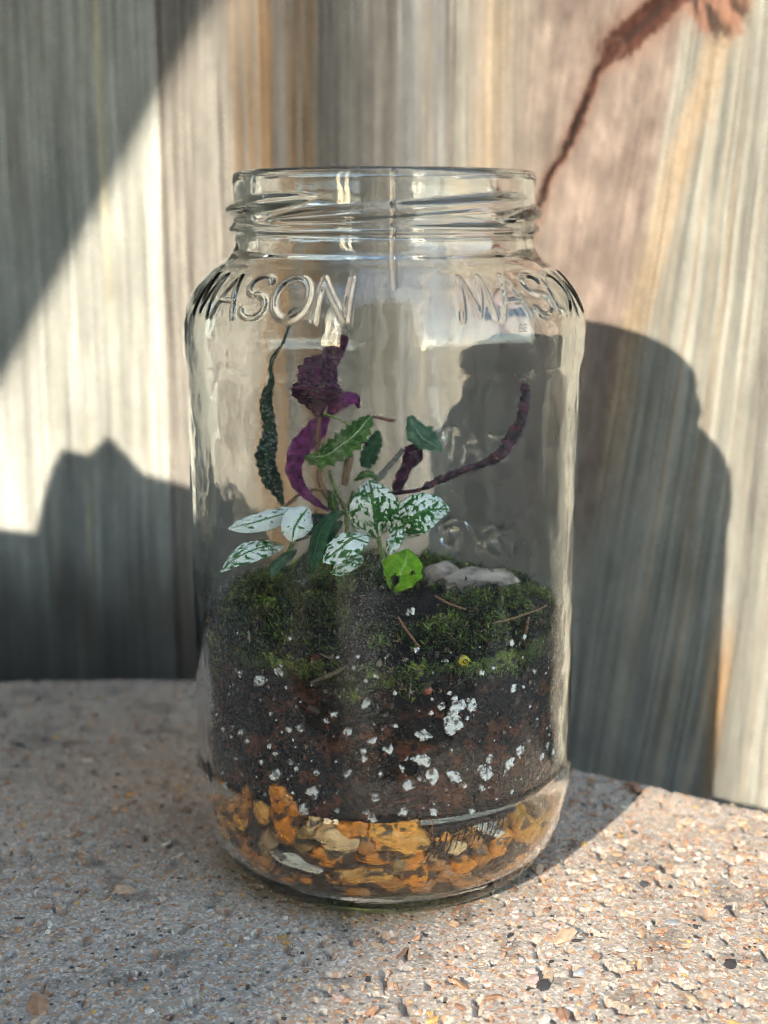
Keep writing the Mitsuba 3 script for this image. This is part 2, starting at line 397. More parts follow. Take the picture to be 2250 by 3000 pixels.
PEBBLES = [(-51.9,21.7,2.2,3.2,'ochre',-20),(-46.4,28.0,1.0,2.0,'umber',0),(-40.4,25.7,1.6,2.7,'tan',-10),(-30.5,27.6,3.2,5.0,'amber',0),(-37.7,18.7,2.0,2.6,'dun',10),(-24.3,21.6,2.6,3.4,'olive',0),(-28.2,15.3,4.6,1.4,'chalk',3),(-14.3,22.8,4.0,3.2,'cream',-10),(-21.3,25.3,1.2,1.6,'cream',30),(-8.9,25.5,2.6,1.9,'amber',0),(-4.9,21.8,1.9,2.5,'umber',0),(-6.2,14.7,5.8,2.5,'tan',-6),(-17.4,17.7,2.9,1.8,'amber',8),(-33.7,10.2,2.4,1.8,'umber',0),(-25.9,11.8,1.8,1.5,'amber',0),(-42.7,11.9,2.6,2.3,'umber',0),(-2.7,18.7,3.3,1.3,'amber',0),(-15.4,13.0,2.0,1.6,'umber',0),(-13.4,10.3,2.8,1.3,'dark',0),(-71.3,11.2,2.0,3.7,'dark',-20),(-83.4,1.9,2.0,3.1,'dark',-20),(-49.0,14.0,1.9,2.3,'umber',0),(-52.5,7.5,2.1,1.9,'dark',0),(-26.9,7.6,2.3,1.4,'dark',0),(-9.4,9.1,2.4,1.2,'umber',0),(-37.3,11.5,1.7,1.4,'dark',0),(1.3,24.9,4.5,3.3,'peach',15),(5.0,21.5,4.1,2.9,'peach',10),(9.8,15.8,2.8,3.1,'amber',-20),(4.4,17.3,1.7,2.6,'olive',0),(22.1,20.3,1.8,1.5,'cream',-15),(17.1,23.4,1.7,1.5,'amber',0),(33.7,22.7,3.2,1.4,'chalk',27),(47.0,21.0,2.7,3.9,'ochre',15),(31.4,16.8,2.0,3.3,'umber',-10),(38.0,18.4,3.0,3.2,'amber',0),(51.0,9.9,1.8,2.9,'umber',-25),(25.2,15.7,2.7,2.2,'amber',0),(21.8,13.2,4.3,1.9,'umber',25),(29.1,9.7,3.5,1.7,'umber',15),(39.7,9.5,2.6,1.4,'umber',10),(56.6,22.9,3.2,2.6,'dun',20),(82.8,12.3,2.2,3.1,'ochre',0),(59.4,25.0,1.4,0.8,'ochre',-10),(82.4,18.8,1.7,2.6,'amber',0),(66.1,24.3,2.1,2.8,'umber',10),(56.1,14.0,2.2,2.6,'umber',0),(74.4,10.2,2.4,2.6,'umber',0),(15.6,16.9,1.9,1.9,'umber',0),(1.8,12.4,4.2,2.1,'umber',0),(12.6,11.1,2.9,1.5,'umber',0),(22.2,7.1,2.1,1.4,'dark',0),(-1.4,9.4,2.8,1.2,'dark',0),(9.0,8.1,2.5,1.0,'dark',0),(47.8,-0.2,2.7,1.3,'dark',15),(73.5,-5.0,2.5,1.5,'dark',20),(84.0,-4.8,2.2,2.0,'dark',25),(83.5,0.2,2.0,2.1,'dark',20),(82.8,3.6,1.9,2.5,'dun',25),(27.6,20.7,1.5,1.8,'umber',0)]
SPINES = {
    'purple_top': [(-15.1,-2.0,111.2,0.44),(-15.4,-3.0,113.4,1.97),(-15.6,-4.0,116.0,4.58),(-15.5,-5.0,118.3,6.08),(-14.9,-4.0,120.7,5.66),(-13.9,-2.0,122.7,3.94),(-12.9,0.0,124.3,2.2),(-12.1,2.0,126.1,2.54),(-11.0,3.0,128.5,2.21),(-9.9,3.0,130.7,1.55),(-9.2,2.0,131.9,0.33)],
    'purple_long': [(-13.6,4.0,110.3,0.9),(-15.4,3.0,108.7,2.46),(-18.0,1.0,106.0,3.01),(-20.4,-2.0,103.1,2.66),(-21.5,-4.0,100.3,2.2),(-21.3,-5.0,97.7,1.98),(-20.2,-5.0,95.1,1.65),(-17.3,-6.0,92.1,1.21),(-12.9,-7.0,89.3,0.44)],
    'purple_fold': [(-13.5,1.0,111.5,0.78),(-11.9,0.0,113.4,1.66),(-9.9,0.0,115.1,2.1),(-8.0,1.0,115.6,1.88),(-6.7,4.0,114.4,1.12),(-5.9,6.0,112.3,0.45)],
    'green_serrated': [(-18.4,-8.0,102.7,0.54),(-16.8,-9.0,102.5,1.73),(-14.2,-10.0,102.8,2.7),(-10.7,-10.0,104.8,3.24),(-7.3,-9.0,107.2,3.24),(-4.8,-7.0,109.8,2.17),(-3.2,-5.0,111.8,0.44)],
    'dark_left': [(-20.8,6.0,134.5,0.17),(-22.6,6.0,133.4,0.44),(-23.8,6.0,130.0,0.78),(-24.8,6.0,126.9,0.67),(-26.6,6.0,124.2,1.01),(-27.7,5.0,119.1,1.34),(-28.7,4.0,114.4,1.57),(-28.1,4.0,109.4,1.46),(-28.2,3.0,104.5,2.13),(-28.7,2.0,100.4,2.69),(-27.4,1.0,96.0,2.69),(-25.7,0.0,92.2,1.57),(-24.5,-1.0,89.3,0.45)],
    'green_right': [(6.6,8.0,110.1,0.91),(7.6,7.0,108.2,2.26),(8.9,6.0,105.9,3.39),(10.9,5.0,104.2,2.71),(12.7,4.0,103.2,1.35),(14.1,3.0,102.5,0.22)],
    'purple_under': [(7.2,7.0,103.2,1.59),(7.3,6.0,101.4,2.49),(6.2,5.0,99.7,1.92),(5.0,5.0,97.6,1.25),(4.0,4.0,95.5,1.47),(3.1,4.0,93.2,1.36),(2.7,4.0,91.8,0.45)],
    'back_green': [(-1.7,10.0,106.0,0.46),(-2.5,10.0,102.5,2.06),(-3.6,10.0,99.6,2.3),(-4.5,10.0,96.7,1.15)],
    'speck_big': [(-1.2,-14.0,84.5,1.08),(-1.7,-15.0,86.9,4.73),(-1.9,-17.0,90.1,6.08),(-2.3,-18.0,93.0,5.62),(-2.7,-17.0,95.5,4.25),(-3.2,-14.0,97.1,2.36),(-3.5,-11.0,97.8,0.32)],
    'speck_right': [(2.2,-15.0,84.2,0.65),(3.9,-17.0,87.4,3.63),(6.2,-18.0,90.0,4.68),(8.8,-17.0,91.3,4.48),(11.7,-14.0,91.3,3.44),(14.0,-11.0,90.7,1.85),(15.4,-8.0,89.6,0.22)],
    'speck_droop': [(3.5,-14.0,88.9,0.43),(3.0,-18.0,87.0,1.7),(2.2,-20.0,84.8,1.7),(1.3,-21.0,83.4,1.06),(0.7,-21.0,82.1,0.21)],
    'speck_low': [(-4.2,-17.0,85.4,1.07),(-6.1,-20.0,85.4,2.97),(-8.4,-23.0,84.8,3.47),(-10.9,-25.0,83.3,3.13),(-12.7,-26.0,82.1,1.56),(-13.7,-27.0,81.7,0.21)],
    'speck_under': [(-4.8,-18.0,80.5,0.64),(-7.4,-21.0,80.3,1.91),(-9.6,-23.0,79.4,1.9),(-11.7,-24.0,78.6,0.42)],
    'white_left': [(-19.7,-8.0,89.4,0.66),(-23.3,-11.0,89.1,2.5),(-27.4,-14.0,88.5,2.69),(-32.1,-16.0,87.6,1.93),(-35.4,-17.0,87.2,0.21)],
    'white_fold': [(-17.9,-12.0,90.5,1.3),(-19.6,-16.0,88.9,3.64),(-20.6,-19.0,86.9,2.97),(-20.9,-20.0,84.8,0.21)],
    'speck_left': [(-23.8,-10.0,81.8,0.77),(-26.4,-14.0,82.3,2.38),(-30.4,-18.0,82.1,2.89),(-34.0,-20.0,80.4,1.81),(-36.5,-21.0,78.1,0.21)],
    'narrow_dark': [(-8.9,-14.0,90.7,0.54),(-11.9,-18.0,90.0,1.38),(-13.9,-21.0,88.0,1.9),(-15.0,-24.0,84.8,1.99),(-15.8,-26.0,81.6,1.46),(-16.2,-27.0,78.6,0.21)],
    'shade_leaf': [(-13.8,-4.0,87.0,0.56),(-16.5,-6.0,86.1,1.99),(-19.2,-8.0,84.5,1.98),(-21.2,-10.0,82.7,0.44)],
    'lime': [(1.7,-28.0,75.7,0.83),(3.0,-28.0,78.1,3.53),(4.0,-27.0,80.2,4.79),(4.7,-25.0,81.8,3.97),(5.0,-23.0,82.9,2.1),(5.0,-21.0,83.5,0.32)],
    'arm': [(8.2,-6.0,94.4,0.66),(11.6,-6.0,95.9,0.99),(15.1,-6.0,97.5,1.1),(18.9,-6.0,99.1,0.99),(23.6,-5.0,100.5,1.1),(27.3,-5.0,102.6,1.65),(29.7,-4.0,105.8,1.98),(31.6,-4.0,109.7,1.64),(32.8,-4.0,114.6,1.42),(33.0,-4.0,118.3,1.2),(32.3,-4.0,120.7,0.76),(30.4,-4.0,121.5,0.22)],
    'small_green': [(-6.8,-6.0,96.8,0.33),(-5.2,-8.0,98.1,0.98),(-3.2,-9.0,98.7,0.98),(-1.5,-9.0,97.4,0.22)],
    'stem_main': [(-15.1,-2.0,111.4,0.55),(-15.4,-2.0,106.7,0.61),(-15.6,-2.0,101.6,0.66)],
    'stem_brown': [(-15.4,-4.0,98.9,0.66),(-15.0,-4.0,95.8,0.72),(-13.9,-4.0,93.3,0.77),(-10.8,-3.0,90.4,0.67)],
    'stem_green': [(-12.7,-4.0,98.3,0.44),(-11.7,-3.0,95.0,0.5),(-10.4,-3.0,92.2,0.56),(-9.5,-2.0,89.8,0.67),(-9.2,-1.0,82.7,0.67),(-8.8,0.0,72.0,0.68)],
    'stem_right': [(4.8,6.0,102.0,0.57),(2.3,5.0,99.3,0.62),(-1.6,3.0,95.4,0.62),(-6.7,0.0,91.6,0.56)],
    'stem_thin': [(-24.0,0.0,88.8,0.34),(-20.1,0.0,92.1,0.34),(-15.6,-1.0,93.5,0.39),(-11.1,-2.0,91.5,0.45)],
    'stem_arm': [(8.2,-6.0,94.4,0.55),(3.4,-4.0,93.3,0.55),(-3.3,-2.0,91.5,0.56),(-8.6,-2.0,90.0,0.56)],
    'bud': [(-7.6,-5.0,102.7,0.66),(-8.1,-5.0,100.5,1.04),(-8.6,-5.0,98.2,0.99),(-9.1,-4.0,95.2,0.66)],
    'tip': [(-3.4,-4.0,111.3,0.33),(-1.0,-4.0,111.3,0.44),(1.4,-4.0,110.8,0.44),(3.0,-4.0,110.8,0.16)],
    'tip_stem': [(-14.2,-3.0,112.0,0.33),(-10.9,-5.0,111.0,0.33),(-7.0,-7.0,109.1,0.33)],
    'extra_dark': [(-9.9,-12.0,87.9,0.43),(-12.2,-16.0,86.0,1.29),(-13.1,-19.0,83.4,1.38),(-12.4,-21.0,81.2,0.21)],
    'extra_mid': [(-20.6,-12.0,81.2,0.44),(-22.3,-16.0,80.5,1.29),(-24.4,-20.0,79.1,1.28),(-25.4,-22.0,77.1,0.21)],
    'extra_low': [(-18.1,-14.0,80.6,0.32),(-18.9,-20.0,79.1,1.17),(-18.4,-24.0,77.0,1.05),(-17.6,-25.0,75.3,0.21)],
    'pet_big': [(-1.2,-14.0,84.7,0.43),(-0.8,-16.0,82.2,0.48),(0.3,-20.0,78.7,0.53),(1.3,-24.0,75.7,0.53)],
    'pet_left': [(-19.2,-7.0,88.8,0.33),(-20.8,-8.0,84.2,0.44),(-22.5,-9.0,80.0,0.49),(-24.9,-14.0,77.2,0.43)],
    'pet_low': [(-4.5,-15.0,84.7,0.43),(-6.5,-8.0,86.5,0.44),(-8.6,-4.0,88.5,0.44)],
}

# ---------------------------------------------------------------- unseen things added out of frame, shaped to shade the slab and fence
SH = np.array([SUN[0], SUN[1], 0]) / np.hypot(SUN[0], SUN[1])      # towards the sun, level
SIDE = np.array([-SH[1], SH[0], 0])                                  # to the right of the light
mat("blocker_rock_m", {"type": "principled", "base_color": rgb(0.17, 0.155, 0.14), "roughness": 0.95})
mat("blocker_plank_m", {"type": "principled", "base_color": rgb(0.20, 0.17, 0.14), "roughness": 0.9})


def upright(outline, dist, thick, seed, rough, m, key, label, cat, step=6.0):
    """A solid with the given outline (metres to the right, metres up), standing across the light at this distance from the jar."""
    from shapely.geometry import Polygon
    p = trimesh.creation.extrude_polygon(Polygon(outline), thick, engine="earcut")
    if rough:
        p = p.subdivide_to_size(step * 2)
        p.merge_vertices()
    v = np.array(p.vertices)
    v = v + rough * np.stack([nz(v, 0.02, seed + k, 3) for k in range(3)], -1)
    w = v[:, :1] * SIDE + (dist + v[:, 2:3]) * SH + v[:, 1:2] * np.array([0, 0, 1])
    put(key, w, p.faces, m, smooth=40, label=label, cat=cat)


upright([(-640, 3), (-640, 175), (-480, 182), (-330, 172), (-262, 174), (-204, 173), (-190, 174), (-187, 185), (-183, 199), (-178, 207), (-168, 207), (-160, 215), (-148, 203), (-133, 201), (-112, 195), (-104, 169), (-110, 3)],
        220, 55, 31, 2.0, "blocker_rock_m", "boulder",
        "added unseen rock left of the jar, shaped to cast a bumpy shadow", "boulder")  # added unseen rock; its outline is shaped for the bumpy shadow
upright([(-150, -70), (-150, 1783), (-90, 1798), (-30, 1793), (20, 1791), (26, 1778), (26, -70)], 4000, 25, 33, 0, "blocker_plank_m", "plank_screen",
        "added unseen plank screen that keeps sun off the left of the slab", "screen")  # added unseen planks that hold the sun off the slab and jar
upright([(-110, -70), (-108, 3600), (-58, 3600), (-59, -70)], 5000, 60, 35, 0, "blocker_plank_m", "post",
        "added unseen upright that throws a soft shadow band on the fence", "post")  # added unseen upright for the soft shade band on the fence
upright([(-711, -70), (-531, -70), (51, 900), (-129, 900)], 800, 20, 37, 0, "blocker_plank_m", "leaning_plank",
        "added unseen plank, slanted to shade the upper left of the fence", "plank")  # added unseen plank whose edge draws the slanting shadow

v, f = box((860, 190, 22), (-470, 132 - 97, 345), 2)
v[:, 1] += FSL * (v[:, 0])
put("shelf", v, f, "blocker_plank_m", smooth=False, label="added unseen board that keeps sky light off the left of the fence", cat="shelf")  # added unseen board over the fence that cuts off sky light
mat("blocker_wall_m", {"type": "principled", "base_color": rgb(0.06, 0.055, 0.05), "roughness": 0.9})
for size, c, lab in (((1900, 120, 3300), (-1050 + 950, -2260, 1580), "added unseen house wall behind the viewer, sized to block low sky"),
                     ((5000, 120, 3300), (-1560 - 2500, -2260, 1580), "added unseen wall behind and left of the viewer, blocking low sky"),
                     ((120, 2900, 3300), (-1830, -700, 1580), "added unseen wall along the left side, blocking low sky")):
    v, f = box(size, c, 4)
    put("wall", v, f, "blocker_wall_m", smooth=False, label=lab, cat="wall")  # added walls, out of view, that block low sky and leave a sun gap

# ---------------------------------------------------------------- glass jar
OUT = np.array([(0, 1.3), (20, 1.1), (29.5, 0.7), (32.2, 0.15), (33.6, 0.0), (35.2, 0.35), (37.6, 1.7), (40, 3.8), (42.4, 7.0), (44.4, 11), (45.8, 16.5), (46.7, 22),
                (47.0, 25.0), (46.95, 26.6), (46.5, 28.4), (46.4, 31), (46.4, 60), (46.4, 90), (46.45, 119), (46.5, 122.5), (46.75, 124.2), (47.15, 126.2), (47.3, 128.5),
                (47.25, 131.5), (46.7, 136), (45.1, 140), (42.1, 144.0), (38.6, 147.1), (36.2, 149.0), (35.15, 150.7), (34.9, 152.2), (35.1, 153.6), (36.0, 154.4), (36.1, 155.2), (35.4, 156.0),
                (35.1, 157), (35.1, 165.4), (34.9, 166.8), (34.2, 167.6), (33.5, 167.8)])
INN = np.array([(33.5, 167.8), (32.8, 167.6), (32.2, 166.6), (31.9, 164), (31.9, 152), (32.4, 149.5), (34.6, 147.4), (38.4, 144.5), (42.0, 140.6), (43.9, 136), (44.75, 131), (44.7, 127.6), (44.3, 123.8), (44.2, 121),
                (44.2, 60), (44.2, 30), (43.9, 22), (42.7, 14), (40.6, 8.6), (37.4, 5.5), (32.5, 4.3), (20, 4.4), (0, 4.6)])


def along(pts, step_fn):
    """Points spaced by step_fn(r, z) along a smooth curve through the profile."""
    from scipy.interpolate import PchipInterpolator
    d = np.r_[0, np.cumsum(np.linalg.norm(np.diff(pts, axis=0), axis=1))]
    fr, fz = PchipInterpolator(d, pts[:, 0]), PchipInterpolator(d, pts[:, 1])
    s, out = 0.0, []
    while s < d[-1]:
        out.append(s)
        s += step_fn(float(fr(s)), float(fz(s)))
    out.append(d[-1])
    return np.stack([fr(out), fz(out)], 1)


def outer_step(r, z):
    if r < 30 and z < 4:
        return 1.5
    if z > 133 and z < 149:
        return 0.3
    if z > 149:
        return 0.33
    if 66 < z < 106:
        return 0.42
    if 112 < z or z < 30:
        return 0.5
    return 0.9


def wrap_deg(a):
    return (a + 180) % 360 - 180


def seg_dist(x, y, strokes):
    d = np.full(x.shape, 1e9)
    for pts in strokes:
        for (x0, y0), (x1, y1) in zip(pts[:-1], pts[1:]):
            e = np.array([x1 - x0, y1 - y0])
            t = np.clip(((x - x0) * e[0] + (y - y0) * e[1]) / (e @ e + 1e-12), 0, 1)
            d = np.minimum(d, np.hypot(x - x0 - t * e[0], y - y0 - t * e[1]))
    return d


def arc(cx, cy, rx, ry, a0, a1, n=14):
    a = np.radians(np.linspace(a0, a1, n))
    return [(cx + rx * math.cos(t), cy + ry * math.sin(t)) for t in a]


# strokes of the raised capitals in a unit box (width, height 1)
GLYPH = {
    "M": (0.84, [[(0.0, 0), (0.13, 1), (0.42, 0.08), (0.71, 1), (0.84, 0)]]),
    "A": (0.85, [[(0.0, 0), (0.425, 1), (0.85, 0)], [(0.16, 0.36), (0.69, 0.36)]]),
    "S": (0.72, [arc(0.36, 0.75, 0.34, 0.25, 20, 270) + arc(0.36, 0.26, 0.36, 0.26, 90, -160)]),
    "O": (0.92, [arc(0.46, 0.5, 0.46, 0.5, 0, 360, 30)]),
    "N": (0.80, [[(0.0, 0), (0.06, 1), (0.74, 0), (0.80, 1)]]),
}
co_, ci_ = 960, 420
TH = np.linspace(0, 360, co_, endpoint=False)          # 0 faces the camera, growing to the right
prof = along(OUT, outer_step)
nr = len(prof)
arcl = np.r_[0, np.cumsum(np.linalg.norm(np.diff(prof, axis=0), axis=1))]
R0, TT = np.meshgrid(prof[:, 0], TH, indexing="ij")
Z0 = np.meshgrid(prof[:, 1], TH, indexing="ij")[0]
S0 = np.meshgrid(arcl, TH, indexing="ij")[0]
bump = np.zeros_like(R0)
zone = np.zeros(R0.shape, int)                       # which part of the jar: index into ZONES
ZONES = ["base", "body", "shoulder", "neck", "lip"]
zone[(Z0 > 4.2)] = 1
zone[(Z0 > 132.5) & (R0 > 30)] = 2
zone[(Z0 > 149.6)] = 3
zone[(Z0 > 164.6)] = 4
# screw threads: four ridges climbing to the right
for k in range(4):
    a0 = -47 + 91.5 * k if k < 3 else -47 - 88
    u = (TT - a0) % 360
    t = u / 112.0
    zc = 156.6 + 5.0 * np.clip(t, 0, 1)
    taper = np.clip(np.minimum(t, 1 - t) / 0.17, 0, 1)
    hgt = 1.75 * np.sin(taper * math.pi / 2) * (t >= 0) * (t <= 1)
    q = np.clip(np.abs(Z0 - zc) / (1.85 * np.sqrt(np.clip(taper, 0.02, 1))), 0, 1)
    b = hgt * np.where(Z0 > 152.5, (1 - q * q) ** 1.3, 0)
    bump = np.maximum(bump, b)
    ZONES.append("thread")
    zone[(b > 0.25) & (b >= bump)] = len(ZONES) - 1
# mould seam, front and back
for a, z0, z1, sh in ((3.0, 143, 167, 0.25), (184.0, 4, 167, 0.03)):
    dd = wrap_deg(TT - a) * np.pi / 180 * R0
    bump += sh * np.exp(-(dd / 0.28) ** 2) * (Z0 > z0) * (Z0 < z1) * (R0 > 33)
# the raised word round the shoulder
s_lo, s_hi = np.interp(0, [0], [0]), 0
iz = np.argmin(np.where(prof[:, 0] > 33, np.abs(prof[:, 1] - 136.6), 1e9))
s_base = arcl[iz]
LH = 10.4
for w, c in enumerate((-37.0, 48.5)):
    pos, gap = 0.0, 0.20
    total = sum(GLYPH[ch][0] for ch in "MASON") + 4 * gap
    deg = 56.0 / total
    for ch in "MASON":
        gw, strokes = GLYPH[ch]
        x = (wrap_deg(TT - c) / deg + total / 2) - pos
        y = (S0 - s_base) / LH
        near = (x > -0.3) & (x < gw + 0.3) & (y > -0.25) & (y < 1.25) & (R0 > 33)
        d = np.full(R0.shape, 9.0)
        # distances in units of the letter height; a letter is about as wide as its box on the glass
        d[near] = seg_dist(x[near] * 0.9, y[near], [[(px * 0.9, py) for px, py in s] for s in strokes])
        b = 0.40 * np.cos(np.clip(d / 0.085, 0, 1) * math.pi / 2) ** 1.6
        bump = np.maximum(bump, b)
        ZONES.append("letter")
        zone[d < 0.095] = len(ZONES) - 1
        pos += gw + gap


# raised marks on the back wall, seen through the glass (written as they appear from the front)
def back_marks(strokes_list, wd=0.75):
    global bump
    xx, zz = R0 * np.sin(np.radians(TT)), Z0
    behind = (np.cos(np.radians(TT)) < 0) & (R0 > 45) & (Z0 > 60) & (Z0 < 110) & (xx > 5) & (xx < 42)
    for strokes in strokes_list:
        d = np.full(R0.shape, 99.0)
        d[behind] = seg_dist(xx[behind], zz[behind], strokes)
        bump = np.maximum(bump, 1.15 * np.clip(1 - (d / wd) ** 2, 0, 1))
        ZONES.append("letter")
        zone[d < wd * 1.1] = len(ZONES) - 1


back_marks([
    [[(16.0, 101.6), (21.0, 101.9)], [(18.6, 101.6), (18.2, 94.4)], [(16.0, 101.4), (16.3, 99.4)]],
    [[(22.4, 94.2), (24.6, 102.0), (27.4, 94.0)], [(23.2, 97.0), (26.4, 97.0)]],
    [[(29.0, 101.6), (33.2, 101.8), (33.6, 95.2), (29.4, 94.8), (29.0, 101.6)]],
    [arc(19.2, 71.6, 2.3, 2.5, 0, 360, 20) + [(21.5, 71.6)], arc(20.2, 72.4, 3.6, 5.0, 175, 75, 10)],
    [[(23.6, 77.0), (26.4, 69.0)]],
    [arc(29.4, 75.2, 1.8, 1.8, 0, 360, 16), arc(29.5, 71.0, 2.2, 2.2, 0, 360, 16)],
    [arc(33.4, 75.0, 1.8, 1.8, 200, -60, 12), arc(33.4, 71.2, 2.0, 2.0, 60, -190, 12)],
])
P0 = np.stack([R0 * np.sin(np.radians(TT)), -R0 * np.cos(np.radians(TT)), Z0], -1)
ripple = 0.08 * nz(P0 * [1, 1, 0.5], 0.09, 41, 2) + 0.012 * nz(P0, 0.5, 43, 2) + 0.07 * nz(P0 * [1, 1, 1.6], 0.17, 44, 2) * np.exp(-((Z0 - 143) / 8) ** 2)
# profile normals, to lift marks square to the sloping shoulder
tang = np.gradient(prof, axis=0)
tang /= np.linalg.norm(tang, axis=1, keepdims=True) + 1e-12
nrm = np.stack([tang[:, 1], -tang[:, 0]], 1)
fade = np.clip(R0 / 5, 0, 1) * np.clip((Z0 - 0.1) / 1.0, 0, 1) * np.clip((167.7 - Z0) / 0.5, 0, 1)
disp = (bump + ripple) * fade
Rj = R0 + disp * nrm[:, :1]
Zj = Z0 + disp * nrm[:, 1:]
Vo = np.stack([Rj * np.sin(np.radians(TT)), -Rj * np.cos(np.radians(TT)), Zj], -1).reshape(-1, 3)
Fo = grid_faces(nr, co_, wrap=True)
# inner wall
pin = along(INN, lambda r, z: 0.6 if z > 140 or z < 20 else 0.9)
ni = len(pin)
THi = np.linspace(0, 360, ci_, endpoint=False)
Ri, TTi = np.meshgrid(pin[:, 0], THi, indexing="ij")
Zi = np.meshgrid(pin[:, 1], THi, indexing="ij")[0]
Pi = np.stack([Ri * np.sin(np.radians(TTi)), -Ri * np.cos(np.radians(TTi)), Zi], -1)
wav = (0.14 + 0.10 * np.sin(np.radians(TTi)) ** 2) * nz(Pi * [1, 1, 0.6], 0.075, 51, 3) + 0.03 * nz(Pi, 0.22, 52, 2)
wav *= np.clip((167 - Zi) / 2, 0, 1) * np.clip(Ri / 30, 0, 1)
Rin = Ri + wav
Vi = np.stack([Rin * np.sin(np.radians(TTi)), -Rin * np.cos(np.radians(TTi)), Zi], -1).reshape(-1, 3)
Fi = grid_faces(ni, ci_, wrap=True)


def vnormals(V, F):
    f = np.vstack([F[:, [0, 1, 2]], F[:, [0, 2, 3]]])
    n = np.zeros_like(V)
    c = np.cross(V[f[:, 1]] - V[f[:, 0]], V[f[:, 2]] - V[f[:, 0]])
    for k in range(3):
        np.add.at(n, f[:, k], c)
    return n / (np.linalg.norm(n, axis=1, keepdims=True) + 1e-20)


No, Ni = vnormals(Vo, Fo), vnormals(Vi, Fi)


def outward(V, F, N, sign):
    """Turn all faces (and normals) so that they point out of the glass."""
    k = len(F) // 2
    c = V[F[k]].mean(0)
    d = np.array([c[0], c[1], 0]) * sign
    if N[F[k][0]] @ d < 0:
        return F[:, ::-1], -N
    return F, N


Fo, No = outward(Vo, Fo, No, 1)
Fi, Ni = outward(Vi, Fi, Ni, -1)
mat("glass_m", {"type": "dielectric", "int_ior": 1.51, "ext_ior": 1.0, "specular_transmittance": rgb(0.985, 0.992, 0.985)}, two=False)
mat("base_glass_m", {"type": "dielectric", "int_ior": 1.51, "ext_ior": 1.0, "specular_transmittance": rgb(0.70, 0.92, 0.34)}, two=False)
fz = zone.reshape(-1)[Fo].max(1)


def sub(V, F, N, keep):
    f = F[keep]
    used, inv = np.unique(f, return_inverse=True)
    return V[used], inv.reshape(f.shape), N[used]


for k, zn in enumerate(ZONES):
    keep = fz == k
    if keep.any():
        v, f, n = sub(Vo, Fo, No, keep)
        put("glass_jar__" + zn, v, f, "base_glass_m" if zn == "base" else "glass_m", normals=n)
low = (Vi[Fi][:, :, 2].max(1) < 5.8) & (np.hypot(Vi[Fi][:, :, 0], Vi[Fi][:, :, 1]).max(1) < 38.0)
v, f, n = sub(Vi, Fi, Ni, ~low)
put("glass_jar__inner_wall", v, f, "glass_m", normals=n)
v, f, n = sub(Vi, Fi, Ni, low)
put("glass_jar__inner_floor", v, f, "base_glass_m", normals=n)
note("glass_jar", "clear glass jar without a lid, raised lettering round its shoulder, holding soil and plants", "jar")
note("glass_jar__base", "greenish thick glass base")
note("glass_jar__lip", "smooth open rim")


def inner_r(z):
    o = np.argsort(pin[:, 1])
    zz, rr = pin[o, 1], pin[o, 0]
    return np.interp(z, zz, rr)


def wall_limit(V, gap=0.45):
    """Keep the vertices of something in the jar inside the glass."""
    V = np.array(V, float)
    V[:, 2] = np.maximum(V[:, 2], 5.05)
    lim = inner_r(V[:, 2]) - gap
    r = np.hypot(V[:, 0], V[:, 1])
    k = np.minimum(1, lim / np.maximum(r, 1e-6))
    V[:, 0] *= k
    V[:, 1] *= k
    return V


def on_wall(a, r, z):
    return np.array([r * math.sin(math.radians(a)), -r * math.cos(math.radians(a)), z])


# ---------------------------------------------------------------- dust on the outside of the glass: flecks far smaller than a grain of sand
rng = np.random.default_rng(33)
V, F, n = [], [], 0
for i in range(10500):
    if i < 8000:
        a, z = rng.normal(-5.0, 4.0), rng.normal(66, 19)
        z = z if z > 34 else 34 + (34 - z)
    else:
        a, z = rng.uniform(-80, 80), rng.uniform(32, 120)
    if not 31 < z < 119:
        continue
    s = 0.034 * math.exp(rng.normal(0, 0.35))
    c = on_wall(a, 46.62, z)
    t1, t2 = np.array([math.cos(math.radians(a)), math.sin(math.radians(a)), 0]), np.array([0, 0, 1.0])
    q = rng.uniform(0, 6.28)
    e1, e2 = s * (math.cos(q) * t1 + math.sin(q) * t2), s * (math.cos(q) * t2 - math.sin(q) * t1)
    V += [c + e1, c + e2 * rng.uniform(0.5, 1), c - e1, c - e2 * rng.uniform(0.5, 1)]
    F.append((n, n + 1, n + 2, n + 3))
    n += 4
mat("dust_m", {"type": "principled", "base_color": rgb(0.62, 0.61, 0.58), "roughness": 0.95})
put("glass_jar__dust", np.array(V), np.array(F), "dust_m", smooth=False, kind="stuff")

# ---------------------------------------------------------------- printed date on the glass, faint
def bent_text(s, height, a0, z0, r, depth=0.05):
    m = meshkit.text_mesh(s, height, depth)
    v = np.array(m.vertices)
    a = np.radians(a0) + v[:, 0] / r
    rr = r + v[:, 2]
    return np.stack([rr * np.sin(a), -rr * np.cos(a), z0 + v[:, 1]], 1), np.array(m.faces)


mat("print_m", {"type": "principled", "base_color": rgb(0.16, 0.15, 0.14), "roughness": 0.7})
v, f = join([bent_text("BE", 1.6, 36.0, 133.9, 47.55), bent_text("39", 1.3, 41.5, 134.3, 47.55), bent_text("1", 1.3, 47.0, 134.3, 47.55)])
put("glass_jar__printed_date", v, f, "print_m", smooth=False, label="faint dark stamped characters")

# ---------------------------------------------------------------- gravel at the bottom
TONE = {"amber": (0.68, 0.235, 0.02), "ochre": (0.60, 0.26, 0.028), "tan": (0.64, 0.32, 0.075), "umber": (0.40, 0.16, 0.035), "dun": (0.30, 0.18, 0.085),
        "olive": (0.26, 0.15, 0.045), "chalk": (0.66, 0.62, 0.52), "cream": (0.74, 0.50, 0.25), "peach": (0.76, 0.34, 0.055), "dark": (0.07, 0.034, 0.014)}


